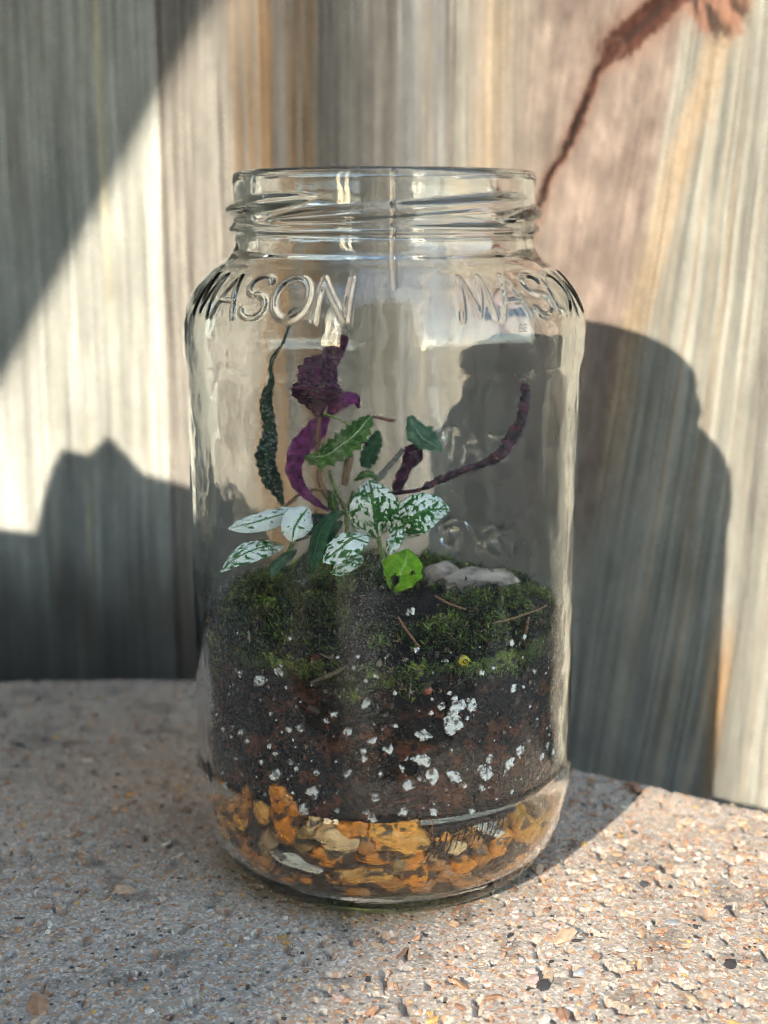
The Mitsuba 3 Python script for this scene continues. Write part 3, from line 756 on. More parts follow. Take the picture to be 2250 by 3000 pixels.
def stone_fn(c):
    def fn(p, n, uv):
        x, y, z = p.x * 1000, p.y * 1000, p.z * 1000
        v = fbm(x * 0.45, y * 0.45, z * 0.6, 3)
        col = mi.Color3f(*c) * (0.55 + 0.9 * v)
        dirt = smoothstep(0.555, 0.605, fbm(x * 0.38 + 9, y * 0.38, z * 0.48, 4))
        specks = smoothstep(0.78, 0.84, noise(x * 2.2, y * 2.2, z * 2.2))
        return mix(col, mi.Color3f(0.022, 0.016, 0.012), dr.maximum(dirt * 0.88, specks * 0.7))
    return fn


for k, c in TONE.items():
    mat("stone_" + k, {"type": "principled", "base_color": proc(stone_fn(c)), "roughness": 0.42, "specular": 0.5, "clearcoat": 0.25, "clearcoat_gloss": 0.8})
HUE = {"amber": "orange", "ochre": "yellow ochre", "tan": "tan", "umber": "brown", "dun": "grey brown", "olive": "olive brown", "chalk": "whitish", "cream": "cream", "peach": "pale orange", "dark": "dark muddy"}
OWN = {0: "large ochre pebble with a black stain, uppermost at the left of the gravel", 3: "bright orange pebble with a black soil band, at the left under the soil",
       4: "grey beige pebble low on the left, beside the olive one", 5: "dull olive pebble under the bright orange one", 6: "long whitish stone lying near the bottom left of centre",
       7: "cream pebble with black blotches, centre left under the soil", 10: "wet brown glossy pebble at the centre of the gravel", 11: "flat tan oval pebble with bands, bottom centre",
       26: "large pale orange pebble touching the soil, right of centre", 32: "whitish square-ended stone half behind the black netting", 33: "rounded ochre pebble at the right of the gravel",
       41: "grey brown pebble high on the right", 45: "small orange pebble at the upper right end of the gravel", 30: "cream pebble under the netting"}
rng = np.random.default_rng(77)
EXTRA = [(float(s * rng.uniform(48, 98)), float(rng.uniform(5, 24)), float(rng.uniform(2.2, 4.2)), float(rng.uniform(2.0, 3.6)), str(rng.choice(["amber", "umber", "ochre", "tan", "amber", "dun"])), float(rng.uniform(-30, 30)))
         for s in (-1, 1) for _ in range(20)]
# those that look alike are told apart by their row and their place in it
ORD = ["leftmost"] + [w + " from the left" for w in ("second", "third", "fourth", "fifth", "sixth", "seventh", "eighth", "ninth", "tenth", "eleventh", "twelfth", "thirteenth", "fourteenth", "fifteenth", "sixteenth")]
ROW = lambda z: "top" if z > 17.5 else "middle" if z > 10.5 else "bottom"
NTH, seen = {}, {}
for i, q in sorted(enumerate(PEBBLES + EXTRA), key=lambda t: t[1][0]):
    if i not in OWN:
        k = (q[4], ROW(q[1]))
        NTH[i] = HUE[q[4]] + " pebble, " + ORD[seen.get(k, 0)] + " of " + HUE[q[4]] + " ones in the " + k[1] + " row"
        seen[k] = seen.get(k, 0) + 1
for i, (a, z, hw, hh, tone, tilt) in enumerate(PEBBLES + EXTRA):
    hw, hh = hw * 1.3, hh * 1.2
    deep = 0.55 * min(hw, hh) + 1.0
    v, f = blob(3, (hw, deep, hh), 100 + i, 0.62, 1.0)
    v = v @ rot([0, 1, 0], tilt).T
    z = max(z - 0.8, 5.2)
    r = min(float(inner_r(z)) - 0.4, 43.8)
    v = v @ rot([0, 0, 1], a).T + on_wall(a, r - deep * 0.75 - (0.9 if tone == "dark" else 0) - 0.25 * (i % 3), z)
    v = wall_limit(v, 0.35)
    put("pebble", v, f, "stone_" + tone, smooth=True, label=OWN.get(i) or NTH[i], cat="pebble", group="pebbles in the gravel under the soil")
# muddy fill between the pebbles
zz = np.r_[5.1, 5.1, np.linspace(5.3, 27, 26), 27.2]
rr = np.r_[0.01, 29, np.minimum(inner_r(np.linspace(5.3, 27, 26)) - np.linspace(1.0, 3.0, 26), 41.0), 0.01]
A = np.linspace(0, 360, 180, endpoint=False)
Rg, Ag = np.meshgrid(rr, A, indexing="ij")
Zg = np.meshgrid(zz, A, indexing="ij")[0]
Pg = np.stack([Rg * np.sin(np.radians(Ag)), -Rg * np.cos(np.radians(Ag)), Zg], -1).reshape(-1, 3)
k = np.clip(np.hypot(Pg[:, 0], Pg[:, 1]) / 20, 0, 1)
Pg[:, :2] *= (1 + 0.035 * nz(Pg, 0.3, 61, 3) * k)[:, None]
put("gravel_bed", wall_limit(Pg, 0.8), grid_faces(len(zz), len(A), wrap=True), "stone_dark", smooth=True, kind="stuff",
    label="muddy fine gravel between the pebbles at the bottom of the jar", cat="gravel")
# back and side pebbles, joined: they only show through gaps
parts = []
rng = np.random.default_rng(21)
for i in range(150):
    a, z = rng.uniform(-180, 180), rng.uniform(5, 25)
    if abs(a) < 80 and rng.random() < 0.45:
        continue
    s = rng.uniform(2.0, 4.2)
    r = float(inner_r(z)) - (1.5 + s * 0.7 if abs(a) > 80 else 4.0)
    v, f = blob(2, (s * 1.2, s * 0.7, s), 400 + i, 0.4, 1.0)
    v = wall_limit(v @ rot([0, 0, 1], a).T + on_wall(a, r, z), 0.6 if abs(a) > 80 else 1.6)
    parts.append((v, f))
v, f = join(parts)
put("gravel_bed__small_stone", v, f, "stone_umber", kind="stuff")

# ---------------------------------------------------------------- soil
CX = 0.8


def soil_top(x, y):
    P = np.stack([x, y, x * 0], -1)
    r = np.hypot(x - CX, y)
    h = 66.5 + 2.6 * nz(P, 0.06, 71, 3) + 1.3 * nz(P, 0.22, 72, 2)
    h = h + 3.0 * np.exp(-(((x + 24) / 14) ** 2 + ((y + 6) / 18) ** 2))
    ang = np.degrees(np.arctan2(x, -y))
    h = h - (4.5 + 2.5 * np.clip(-ang / 60, 0, 1) * (np.abs(ang) < 110)) * np.clip((r - 35) / 8, 0, 1) ** 1.5
    return h


def soil_color(p, n, uv):
    x, y, z = p.x * 1000, p.y * 1000, p.z * 1000
    v = fbm(x * 0.9, y * 0.9, z * 0.9, 3)
    red = smoothstep(0.50, 0.68, fbm(x * 0.25 + 3, y * 0.25, z * 0.25, 3)) * smoothstep(62, 50, z)
    col = mix((0.004, 0.003, 0.003), (0.028, 0.020, 0.016), v)
    col = mix(col, mix((0.02, 0.007, 0.004), (0.20, 0.065, 0.028), v), red * 0.85)
    return col


mat("soil_m", {"type": "principled", "base_color": proc(soil_color), "roughness": 0.85, "specular": 0.35})
rows = []
for q in np.linspace(0.001, 1, 70)[:-1]:
    rows.append(("top", q))
for q in np.linspace(0, 1, 110):
    rows.append(("side", q))
rows.append(("bot", 0.0))
A = np.linspace(0, 360, 560, endpoint=False)
sa, ca = np.sin(np.radians(A)), -np.cos(np.radians(A))
V = []
for kind_, q in rows:
    if kind_ == "top":
        r = 43.2 * q
        x, y = CX + r * sa, r * ca
        V.append(np.stack([x, y, soil_top(x, y)], 1))
    elif kind_ == "side":
        x, y = CX + 43.5 * sa, 43.5 * ca
        zt, zb = soil_top(x, y), 26.6 + 1.2 * nz(np.stack([x, y, x * 0], -1), 0.12, 73, 3)
        V.append(np.stack([x, y, zt + (zb - zt) * q], 1))
    else:
        V.append(np.stack([CX + 0.01 * sa, 0.01 * ca, 0 * sa + 26.4], 1))
V = np.vstack(V)
d = 0.55 * nz(V, 0.35, 74, 3) + 0.5 * nz(V, 1.1, 75, 2) + 0.7 * nz(V, 0.12, 76, 2)
rad = np.stack([V[:, 0] - CX, V[:, 1], V[:, 2] * 0], 1)
rad /= np.linalg.norm(rad, axis=1, keepdims=True) + 1e-9
V = V + rad * (d - 0.35)[:, None] * np.clip(np.hypot(V[:, 0], V[:, 1]) / 30, 0, 1)[:, None] + np.stack([d * 0, d * 0, d * (V[:, 2] > 60)], 1)
put("potting_soil", wall_limit(V, 0.6), grid_faces(len(rows), len(A), wrap=True), "soil_m", smooth=True,
    label="dark potting soil with white perlite filling the middle of the jar", cat="soil")
# crumbs and fibres on its side and top
mat("crumb_m", {"type": "principled", "base_color": {"type": "mesh_attribute", "name": "vertex_color"}, "roughness": 0.8, "specular": 0.4})
rng = np.random.default_rng(5)
parts, C = [], []
pal = np.array([(0.005, 0.004, 0.004), (0.016, 0.012, 0.010), (0.06, 0.022, 0.011), (0.13, 0.045, 0.020), (0.06, 0.045, 0.035), (0.20, 0.15, 0.11)])
for i in range(9000):
    a = rng.uniform(-115, 115)
    top = rng.random() < 0.22
    if top:
        r = 42.8 * math.sqrt(rng.random())
        x, y = CX + r * math.sin(math.radians(a * 1.56)), -r * math.cos(math.radians(a * 1.56))
        c = np.array([x, y, float(soil_top(np.array([x]), np.array([y]))[0])])
    else:
        c = on_wall(a, 43.3 + rng.normal(0, 0.3), rng.uniform(26.5, 66)) + [CX, 0, 0]
    s = 0.28 * math.exp(rng.normal(0, 0.55))
    low = c[2] < 52
    w = np.array([0.32, 0.3, 0.16 if low else 0.06, 0.10 if low else 0.02, 0.09, 0.03 if low else 0.06])
    col = pal[rng.choice(6, p=w / w.sum())] * rng.uniform(0.7, 1.3)
    long = rng.random() < 0.18
    size = (s * (3.2 if long else 1.1), s * 0.5, s * (0.35 if long else 0.8))
    v = np.array(ICO[0].vertices) * (1 + 0.35 * rng.standard_normal((12, 1)).clip(-1, 1)) * size
    v = v @ rot([0, 1, 0], rng.uniform(0, 180)).T @ rot([0, 0, 1], a).T + c
    parts.append((v, ICO[0].faces))
    C.append(np.tile(col, (12, 1)))
v, f = join(parts)
put("potting_soil__crumb", wall_limit(v, 0.42), f, "crumb_m", smooth=False, color=np.vstack(C), kind="stuff")
# specks of soil stuck to the inside of the glass above and beside the soil
parts = []
for i in range(420):
    a = rng.choice([rng.uniform(-90, -55), rng.uniform(-60, 60), rng.uniform(50, 90)])
    z = 66 + abs(rng.normal(0, 5.0)) if rng.random() < 0.55 else rng.uniform(66, 120)
    if z > 85 and rng.random() < 0.7:
        continue
    s = 0.16 * math.exp(rng.normal(0, 0.5))
    v = np.array(ICO[0].vertices) * [s, s * 0.4, s * rng.uniform(0.8, 2.0)]
    parts.append((v @ rot([0, 0, 1], a).T + on_wall(a, 43.75, z), ICO[0].faces))
v, f = join(parts)
put("potting_soil__speck", wall_limit(v, 0.4), f, "soil_m", smooth=False, kind="stuff")
# perlite: crumbly white grains, each a lump of a few knobs
mat("perlite_m", {"type": "principled", "base_color": proc(lambda p, n, uv: mix((0.10, 0.075, 0.06), (0.78, 0.76, 0.72), smoothstep(0.32, 0.50, fbm(p.x * 1100, p.y * 1100, p.z * 1100, 3)))), "roughness": 0.8})
for i, (a, z, s) in enumerate(PERLITE):
    rng = np.random.default_rng(900 + i)
    lumps = []
    for k in range(1 + int(s > 0.6) + int(s > 1.0) * 2):
        v, f = blob(2, np.array([1, 0.7, 1]) * 0.95 * s * (1.0 if k == 0 else rng.uniform(0.4, 0.75)) * rng.uniform(0.85, 1.15, 3), 900 + 7 * i + k, 0.85, 1.3)
        o = np.zeros(3) if k == 0 else np.array([rng.uniform(-1, 1), rng.uniform(-0.3, 0.1), rng.uniform(-1, 1)]) * s * 0.95
        lumps.append((v + o, f))
    v, f = join(lumps)
    v = v @ rot([0, 0, 1], a).T + on_wall(a, 43.35, z) + [CX * 0.5, 0, 0]
    put("potting_soil__perlite", wall_limit(v, 0.42), f, "perlite_m", smooth=True)

rng = np.random.default_rng(61)
parts = []
for i in range(260):
    a, z = rng.uniform(-85, 85), rng.uniform(29, 66)
    s = 0.2 * math.exp(rng.normal(0, 0.45))
    v = np.array(ICO[1].vertices) * (1 + 0.3 * rng.standard_normal((42, 1)).clip(-1, 1)) * [s, s * 0.7, s * rng.uniform(0.7, 1.2)]
    parts.append((v @ rot([0, 0, 1], a).T + on_wall(a, 43.55, z) + [CX * 0.5, 0, 0], ICO[1].faces))
v, f = join(parts)
put("potting_soil__perlite_crumb", wall_limit(v, 0.42), f, "perlite_m", smooth=False, kind="stuff")

# ---------------------------------------------------------------- moss
mat("moss_m", {"type": "twosided", "bsdf": {"type": "principled", "base_color": {"type": "mesh_attribute", "name": "vertex_color"}, "roughness": 0.6, "specular": 0.3}}, two=False)
rng = np.random.default_rng(11)
V, F, C, n = [], [], [], 0


def moss_patch(a, z):
    """How far the moss reaches down the glass at this angle (mm below the soil's edge), and the green of each clump."""
    reach = np.interp(a, [-180, -95, -75, -60, -45, -32, -22, -12, 0, 10, 22, 40, 60, 80, 180], [3, 3, 1.5, 6, 2.5, 1.5, 3, 8, 9, 5, 2.5, 3.5, 2, 2, 2])
    return reach


CLUMP = rng.uniform(-42, 42, (260, 2))
CLUMP_TONE = rng.random(260) ** 1.7
CLUMP_H = rng.uniform(-0.6, 2.6, 260)
count = 0
while count < 9500:
    a = rng.uniform(-180, 180)
    side = rng.random() < 0.22 and abs(a) < 110
    r = 43.3 if side else 43.4 * math.sqrt(rng.random())
    x, y = CX + r * math.sin(math.radians(a)), -r * math.cos(math.radians(a))
    zt = float(soil_top(np.array([x]), np.array([y]))[0])
    drop = 0.0
    if side:
        drop = abs(rng.normal(0, 0.55)) * float(moss_patch(a, 0))
        q = np.array([[a * 0.75, drop, 0.0]])
        if float(nz(q, 0.22, 83, 2)[0]) + 0.25 - drop * 0.03 < 0:
            continue
    else:
        q = np.array([[x, y, 0.0]])
        dens = 0.40 + 1.2 * float(nz(q, 0.07, 81, 2)[0]) + 0.35 * (x < -8) + 0.25 * (y > 0)
        if -8 < x < 12 and -27 < y < 5:
            dens -= 0.5
        if rng.random() > dens:
            continue
    k = int(np.argmin(((CLUMP - [x, y + drop * 2]) ** 2).sum(1)))
    dc = math.sqrt(((CLUMP[k] - [x, y + drop * 2]) ** 2).sum())
    z = zt - drop + (0 if side else max(CLUMP_H[k], -0.3) * max(0, 1 - dc / 3.5)) + rng.uniform(-0.5, 0.8)
    tone = np.clip(CLUMP_TONE[k] + rng.normal(0, 0.16), 0, 1)
    base = np.array([0.022, 0.034, 0.009]) * (1 - tone) + np.array([0.16, 0.21, 0.035]) * tone
    if rng.random() < 0.10:
        base = np.array([0.16, 0.11, 0.05])
    out = np.array([math.sin(math.radians(a)), -math.cos(math.radians(a)), 0.0])
    up = np.array([rng.normal(0, 0.5), rng.normal(0, 0.5), 1.0]) + out * (0.5 if side else 0)
    up /= np.linalg.norm(up)
    s1 = np.cross(up, rng.standard_normal(3))
    s1 /= np.linalg.norm(s1)
    s2 = np.cross(up, s1)
    L = rng.uniform(0.55, 1.25)
    for k in range(3):
        c = np.array([x, y, z]) + up * (k * L * 0.7)
        for sgn in (-1, 1):
            d = s1 * sgn * math.cos(k * 1.3) + s2 * sgn * math.sin(k * 1.3)
            tip = c + (d * 0.9 + up * 0.7) * L
            sd = np.cross(d, up) * 0.22 * L
            V += [c - sd * 0.6, c + sd * 0.6, c + (tip - c) * 0.55 + sd, tip, c + (tip - c) * 0.55 - sd]
            F += [(n, n + 1, n + 2), (n, n + 2, n + 4), (n + 4, n + 2, n + 3)]
            C += [base * rng.uniform(0.7, 1.3)] * 5
            n += 5
    count += 1
put("moss", wall_limit(np.array(V), 0.45), np.array(F), "moss_m", smooth=False, color=np.array(C), kind="stuff", label="green moss growing over the soil in the jar", cat="moss")

# ---------------------------------------------------------------- stones, seeds and twigs lying on the soil
mat("pale_stone_m", {"type": "principled", "base_color": proc(lambda p, n, uv: mix((0.13, 0.095, 0.07), (0.50, 0.40, 0.33), smoothstep(0.25, 0.7, fbm(p.x * 300, p.y * 300, p.z * 520, 4)))), "roughness": 0.75})
v, f = blob(3, (10.5, 6, 6.6), 501, 0.42, 0.9)
put("stone", v @ rot([0, 1, 0], 22).T + [26.0, 6, 66.0], f, "pale_stone_m", label="pale pinkish stone half sunk in moss at the right inside the jar", cat="stone")
v, f = blob(3, (5.5, 5, 4.6), 502, 0.22, 0.8)
put("stone", v + [15.2, 12, 67.4], f, "pale_stone_m", label="smaller grey stone behind the lime green leaf", cat="stone")
mat("seed_m", {"type": "principled", "base_color": rgb(0.55, 0.42, 0.03), "roughness": 0.25, "specular": 0.6}, two=True)
mat("red_seed_m", {"type": "principled", "base_color": rgb(0.32, 0.09, 0.05), "roughness": 0.3, "specular": 0.6}, two=True)
v, f = blob(3, (1.6, 1.3, 1.25), 503, 0.1, 1.0)
put("seed", v + on_wall(22.9, 43.0, 63.0), f, "seed_m", label="shiny yellow seed against the glass right of centre", cat="seed")
v, f = blob(3, (1.1, 0.9, 1.1), 504, 0.1, 1.0)
put("seed", v + on_wall(12.4, 43.1, 57.0), f, "red_seed_m", label="small reddish seed pressed into the soil near the centre", cat="seed")


def tube(pts, n=24, m=8, seed=0, rough=0.0, flat=1.0):
    """A tapering stem through rows of (x, y, z, radius), closed at both ends."""
    P, R = catmull(pts, n)
    t = np.gradient(P, axis=0)
    t /= np.linalg.norm(t, axis=1, keepdims=True) + 1e-9
    ref = np.array([0.3, -1.0, 0.2])
    V = []
    for k in range(n):
        a = np.cross(t[k], ref)
        a /= np.linalg.norm(a) + 1e-9
        b = np.cross(a, t[k])
        ang = np.arange(m) * 2 * np.pi / m
        V.append(P[k] + R[k] * (np.cos(ang)[:, None] * a + flat * np.sin(ang)[:, None] * b))
    V = np.vstack(V)
    if rough:
        V = V + rough * np.stack([nz(V, 1.1, seed + k, 2) for k in range(3)], 1)
    F = list(map(tuple, np.vstack([grid_faces(n, m, wrap=True)[:, [0, 1, 2]], grid_faces(n, m, wrap=True)[:, [0, 2, 3]]])))
    V = np.vstack([V, P[0], P[-1]])
    for k in range(m):
        F.append((n * m, (k + 1) % m, k))
        F.append((n * m + 1, (n - 1) * m + k, (n - 1) * m + (k + 1) % m))
    return V, np.array(F)


mat("twig_m", {"type": "principled", "base_color": rgb(0.22, 0.12, 0.06), "roughness": 0.8})
twigs = [([(3, -40.5, 73, 0.25), (5, -41.3, 70, 0.3), (7.5, -41.4, 66.5, 0.3)], "thin brown twig slanting down at the centre of the moss"),
         ([(23, -36, 70.2, 0.2), (30, -31.5, 70.8, 0.28), (36, -24, 71, 0.2)], "long thin twig lying level on the moss at the right"),
         ([(31.8, -28.0, 69.5, 0.3), (31.0, -28.8, 65.5, 0.4), (30.6, -29.2, 61.5, 0.3)], "short upright straw against the glass at the right"),
         ([(11, -36, 76.5, 0.2), (14, -37.5, 75.2, 0.25), (17.5, -38, 74, 0.2)], "short reddish twig under the lime green leaf")]
for pts, lab in twigs:
    v, f = tube(pts, 16, 6, 3, 0.12)
    put("twig", wall_limit(v, 0.3), f, "twig_m", label=lab, cat="twig")

# black netting between soil and gravel, and the black liner that laps up the right side
mat("net_m", {"type": "principled", "base_color": rgb(0.015, 0.016, 0.017), "roughness": 0.85, "specular": 0.15})
v_all = []
for k in range(13):
    a = 13 + k * 1.9
    v_all.append(tube([(*on_wall(a + 1.5, 43.6, 23.2 + 0.10 * (a - 13)), 0.17), (*on_wall(a + 0.4, 43.4, 19.5 + 0.10 * (a - 13)), 0.17), (*on_wall(a - 0.6, 42.2, 16.6 + 0.13 * (a - 13)), 0.17)], 10, 5, k, 0.08))
for k in range(5):
    z = 16.9 + k * 1.45
    v_all.append(tube([(*on_wall(a, 42.25, z + 0.11 * (a - 13)), 0.17) for a in (12, 20, 28, 37)], 24, 5, 40 + k, 0.12))
v, f = join(v_all)
put("netting", wall_limit(v, 0.25), f, "net_m", label="torn piece of black netting between the soil and the gravel", cat="netting")
A = np.linspace(14, 86, 60)
rowsL = []
for q, (dr_, dz) in enumerate(((0.0, 3.4), (0.35, 2.2), (0.55, 0.6), (0.4, -0.9), (-0.2, -2.0), (-1.6, -2.4))):
    z = 25.2 + 3.8 * np.clip((A - 20) / 60, 0, 1) ** 1.2 + dz
    r = 43.2 + dr_ + 0 * A
    rowsL.append(np.stack([r * np.sin(np.radians(A)), -r * np.cos(np.radians(A)), z + 0.4 * np.sin(A * 0.3)], 1))
V = np.vstack(rowsL)
V = V + 0.25 * np.stack([nz(V, 0.2, 300 + k, 2) for k in range(3)], 1)
put("liner", wall_limit(V, 0.5), grid_faces(len(rowsL), len(A)), "net_m", label="dark fabric liner edge under the soil at the right", cat="liner")

# ---------------------------------------------------------------- plants
def leaf(key, pts, m, serr=0.0, teeth=9, cup=0.18, n=44, w=11, face=(0, -1, 0.25), twist=0.0, wav=0.05, seed=0, holes=(), label=None, curl=0.0):
    """A leaf blade along rows of (x, y, z, half width): toothed rim, cupped across, rippled; uv = (across, along)."""
    P, H = catmull(pts, n)
    t = np.gradient(P, axis=0)
    t /= np.linalg.norm(t, axis=1, keepdims=True) + 1e-9
    fc = np.array(face, float)
    s = np.linspace(0, 1, n)
    tooth = 1 + serr * (np.abs(((s * teeth) % 1.0) * 2 - 1.15)) - serr * 0.6
    H = H * np.where((s > 0.05) & (s < 0.97), tooth, 1)
    u = np.linspace(-1, 1, w)
    V, UV = [], []
    rng = np.random.default_rng(seed)
    ph = rng.uniform(0, 6.28, 4)
    for k in range(n):
        sd = np.cross(t[k], fc)
        sd /= np.linalg.norm(sd) + 1e-9
        nn = np.cross(sd, t[k])
        ang = twist * s[k]
        sd, nn = sd * math.cos(ang) + nn * math.sin(ang), nn * math.cos(ang) - sd * math.sin(ang)
        if nn @ fc < 0 and abs(twist) < 0.1:
            nn = -nn
        h = H[k]
        ripple = wav * h * np.sin(9 * s[k] * 2 + 2.2 * np.sign(u) + ph[0]) * np.abs(u) ** 1.5 + wav * 0.7 * h * np.sin(23 * s[k] + ph[1] + u * 2) * np.abs(u)
        lift = cup * h * (1 - u * u) + ripple - curl * h * np.abs(u) ** 3
        V.append(P[k] + np.outer(u * h, sd) - np.outer(lift, -nn) * 1.0)
        UV.append(np.stack([u * 0.5 + 0.5, np.full(w, s[k])], 1))
    V, UV = np.vstack(V), np.vstack(UV)
    F = grid_faces(n, w)
    if holes:
        c = UV[F].mean(1)
        keep = np.ones(len(F), bool)
        for (hu, hv, ru, rv) in holes:
            e = ((c[:, 0] - hu) / ru) ** 2 + ((c[:, 1] - hv) / rv) ** 2 + 0.35 * np.sin(c[:, 0] * 40) * np.cos(c[:, 1] * 33)
            keep &= e > 1
        F = F[keep]
    return put(key, V, F, m, smooth=True, uv=UV, label=label)


def leaf_tex(base, light, vein, dusty=0.0, veinw=0.035):
    def fn(p, n, uv):
        x, y, z = p.x * 1000, p.y * 1000, p.z * 1000
        u = dr.abs(uv.x - 0.5) * 2
        v = fbm(x * 0.7, y * 0.7, z * 0.7, 3)
        col = mix(base, light, smoothstep(0.3, 0.75, v))
        side = dr.abs(((uv.y * 7 - u * 1.6) - dr.floor(uv.y * 7 - u * 1.6)) - 0.5)
        col = mix(col, mi.Color3f(*vein), dr.maximum(smoothstep(veinw * 2, veinw, u), 0.35 * smoothstep(0.07, 0.02, side) * smoothstep(1.0, 0.6, u)))
        if dusty:
            d = smoothstep(0.55, 0.8, noise(x * 2.2, y * 2.2, z * 2.2)) * dusty
            col = mix(col, mi.Color3f(0.30, 0.30, 0.28), d)
        return col
    return fn


def speck_tex(amount, warm=0.0):
    def fn(p, n, uv):
        x, y, z = p.x * 1000, p.y * 1000, p.z * 1000
        u = (uv.x - 0.5) * 2
        au = dr.abs(u)
        # blotches drawn out along the side veins
        q = uv.y * 13 - au * 4.0
        s = uv.x * 16
        k = 0.72 * fbm(x * 1.25 + 0.5 * q, z * 1.25 + y * 0.8, 3.0 + amount * 10, 2) + 0.28 * noise(q * 1.7, s * 0.9, 1.0)
        spot = smoothstep(0.525 - amount, 0.56 - amount, k) * smoothstep(0.05, 0.10, au) * smoothstep(1.0, 0.93, au)
        green = mix((0.025, 0.10, 0.025), (0.06, 0.20, 0.045), fbm(q, s, 1.0, 2))
        green = mix(green, mi.Color3f(0.10, 0.22, 0.06), smoothstep(0.05, 0.02, au) * 0.7)
        return mix(green, mi.Color3f(0.88, 0.90, 0.82), spot)
    return fn


def leaf_mat(key, fn, trans=0.5, rough=0.5, spec=0.4):
    scene[key] = {"type": "principledthin", "base_color": proc(fn), "roughness": rough, "diff_trans": trans, "spec_trans": 0.0, "eta": 1.4}
    return key


leaf_mat("leaf_purple", leaf_tex((0.028, 0.010, 0.019), (0.105, 0.028, 0.062), (0.07, 0.03, 0.03), 0.25), 0.45)
leaf_mat("leaf_magenta", leaf_tex((0.09, 0.018, 0.065), (0.26, 0.05, 0.18), (0.13, 0.04, 0.09), 0.1), 0.6)
leaf_mat("leaf_green", leaf_tex((0.03, 0.085, 0.015), (0.10, 0.20, 0.045), (0.40, 0.46, 0.28), 0.1), 0.6)
leaf_mat("leaf_dark", leaf_tex((0.010, 0.022, 0.016), (0.03, 0.055, 0.035), (0.06, 0.09, 0.06), 0.5), 0.3)
leaf_mat("leaf_deep", leaf_tex((0.02, 0.06, 0.028), (0.05, 0.11, 0.055), (0.08, 0.15, 0.08)), 0.4)
leaf_mat("leaf_mid", leaf_tex((0.06, 0.12, 0.07), (0.13, 0.21, 0.13), (0.25, 0.33, 0.22)), 0.6)
leaf_mat("leaf_lime", leaf_tex((0.17, 0.40, 0.02), (0.34, 0.60, 0.05), (0.46, 0.66, 0.18)), 0.9)
leaf_mat("leaf_arm", leaf_tex((0.018, 0.008, 0.012), (0.06, 0.018, 0.03), (0.05, 0.02, 0.03), 0.25), 0.2)
leaf_mat("leaf_speck", speck_tex(0.06), 0.5)
leaf_mat("leaf_speck_pale", speck_tex(0.075), 0.5)
leaf_mat("leaf_white", speck_tex(0.22), 0.6)
mat("stem_maroon", {"type": "principled", "base_color": rgb(0.16, 0.06, 0.04), "roughness": 0.6})
mat("stem_brown", {"type": "principled", "base_color": rgb(0.20, 0.11, 0.06), "roughness": 0.6})
mat("stem_green", {"type": "principled", "base_color": rgb(0.16, 0.22, 0.06), "roughness": 0.5})
mat("stem_grey", {"type": "principled", "base_color": rgb(0.15, 0.13, 0.10), "roughness": 0.7})
mat("arm_m", {"type": "principled", "base_color": proc(lambda p, n, uv: mix((0.012, 0.005, 0.008), (0.12, 0.028, 0.045), smoothstep(0.35, 0.75, fbm(p.x * 1100, p.y * 1100, p.z * 700, 3)))), "roughness": 0.6})
SP = SPINES
SP["dark_left"] = [(x, y, z, h * (0.6 if z > 118 else 0.9)) for x, y, z, h in SP["dark_left"]]
PK = "purple_plant"
note(PK, "straggly plant with toothed purple and green leaves and long dark arms, centre of the jar", "plant")
leaf(PK + "__leaf", SP["purple_top"], "leaf_purple", 0.15, 17, 0.18, 110, 15, (0.1, -1, 0.1), seed=1, label="big toothed dark purple leaf with a curled tip")
leaf(PK + "__leaf", SP["purple_long"], "leaf_magenta", 0.15, 9, 0.4, 60, 11, (0.5, -1, 0.2), seed=2, label="long bent magenta leaf", wav=0.1)
leaf(PK + "__leaf", SP["purple_fold"], "leaf_magenta", 0.1, 6, 0.35, 40, 11, (-0.2, -1, 0.5), seed=3, label="small folded magenta leaf")
leaf(PK + "__leaf", SP["green_serrated"], "leaf_green", 0.34, 10, 0.25, 70, 13, (0.25, -1, 0.75), seed=4, label="green toothed leaf with a pale midrib")
leaf(PK + "__leaf", SP["dark_left"], "leaf_dark", 0.25, 26, 0.3, 110, 11, (0.2, -1, 0.1), seed=5, label="long shrivelled dark green leaf reaching up at the left")
leaf(PK + "__leaf", SP["green_right"], "leaf_mid", 0.15, 5, 0.2, 44, 11, (0.2, -1, 0.6), seed=6, label="grey green pointed leaf right of centre")
leaf(PK + "__leaf", SP["purple_under"], "leaf_purple", 0.12, 6, 0.5, 44, 11, (0.3, -1, 0.1), seed=7, label="crumpled purple leaf hanging under the grey green one")
leaf(PK + "__leaf", SP["back_green"], "leaf_deep", 0.2, 6, 0.2, 40, 9, (0.2, -1, 0.2), seed=8)
leaf(PK + "__leaf", SP["small_green"], "leaf_green", 0.2, 5, 0.2, 30, 9, (0, -1, 0.8), seed=9)
# the long arm at the right: a rolled-up leaf
v, f = tube([(x, y, z, r * 0.85) for x, y, z, r in SP["arm"]], 150, 14, 60, 0.62, 0.75)
put(PK + "__arm", v, f, "arm_m", label="dark rolled leaf curving up at the right like a tentacle")
for key, m, r in (("stem_main", "stem_maroon", 0.05), ("stem_brown", "stem_brown", 0.08), ("stem_green", "stem_green", 0.08), ("stem_right", "stem_grey", 0.08),
                  ("stem_thin", "stem_brown", 0.06), ("stem_arm", "arm_m", 0.1), ("tip_stem", "stem_green", 0.08)):
    v, f = tube(SP[key], 26, 8, 70, r)
    put(PK + "__stem", v, f, m)
v, f = tube(SP["bud"], 30, 10, 75, 0.1)
put(PK + "__bud", v, f, "stem_brown", label="reddish brown upright bud")
v, f = tube(SP["tip"], 20, 7, 76, 0.15)
put(PK + "__withered_tip", v, f, "stem_maroon")
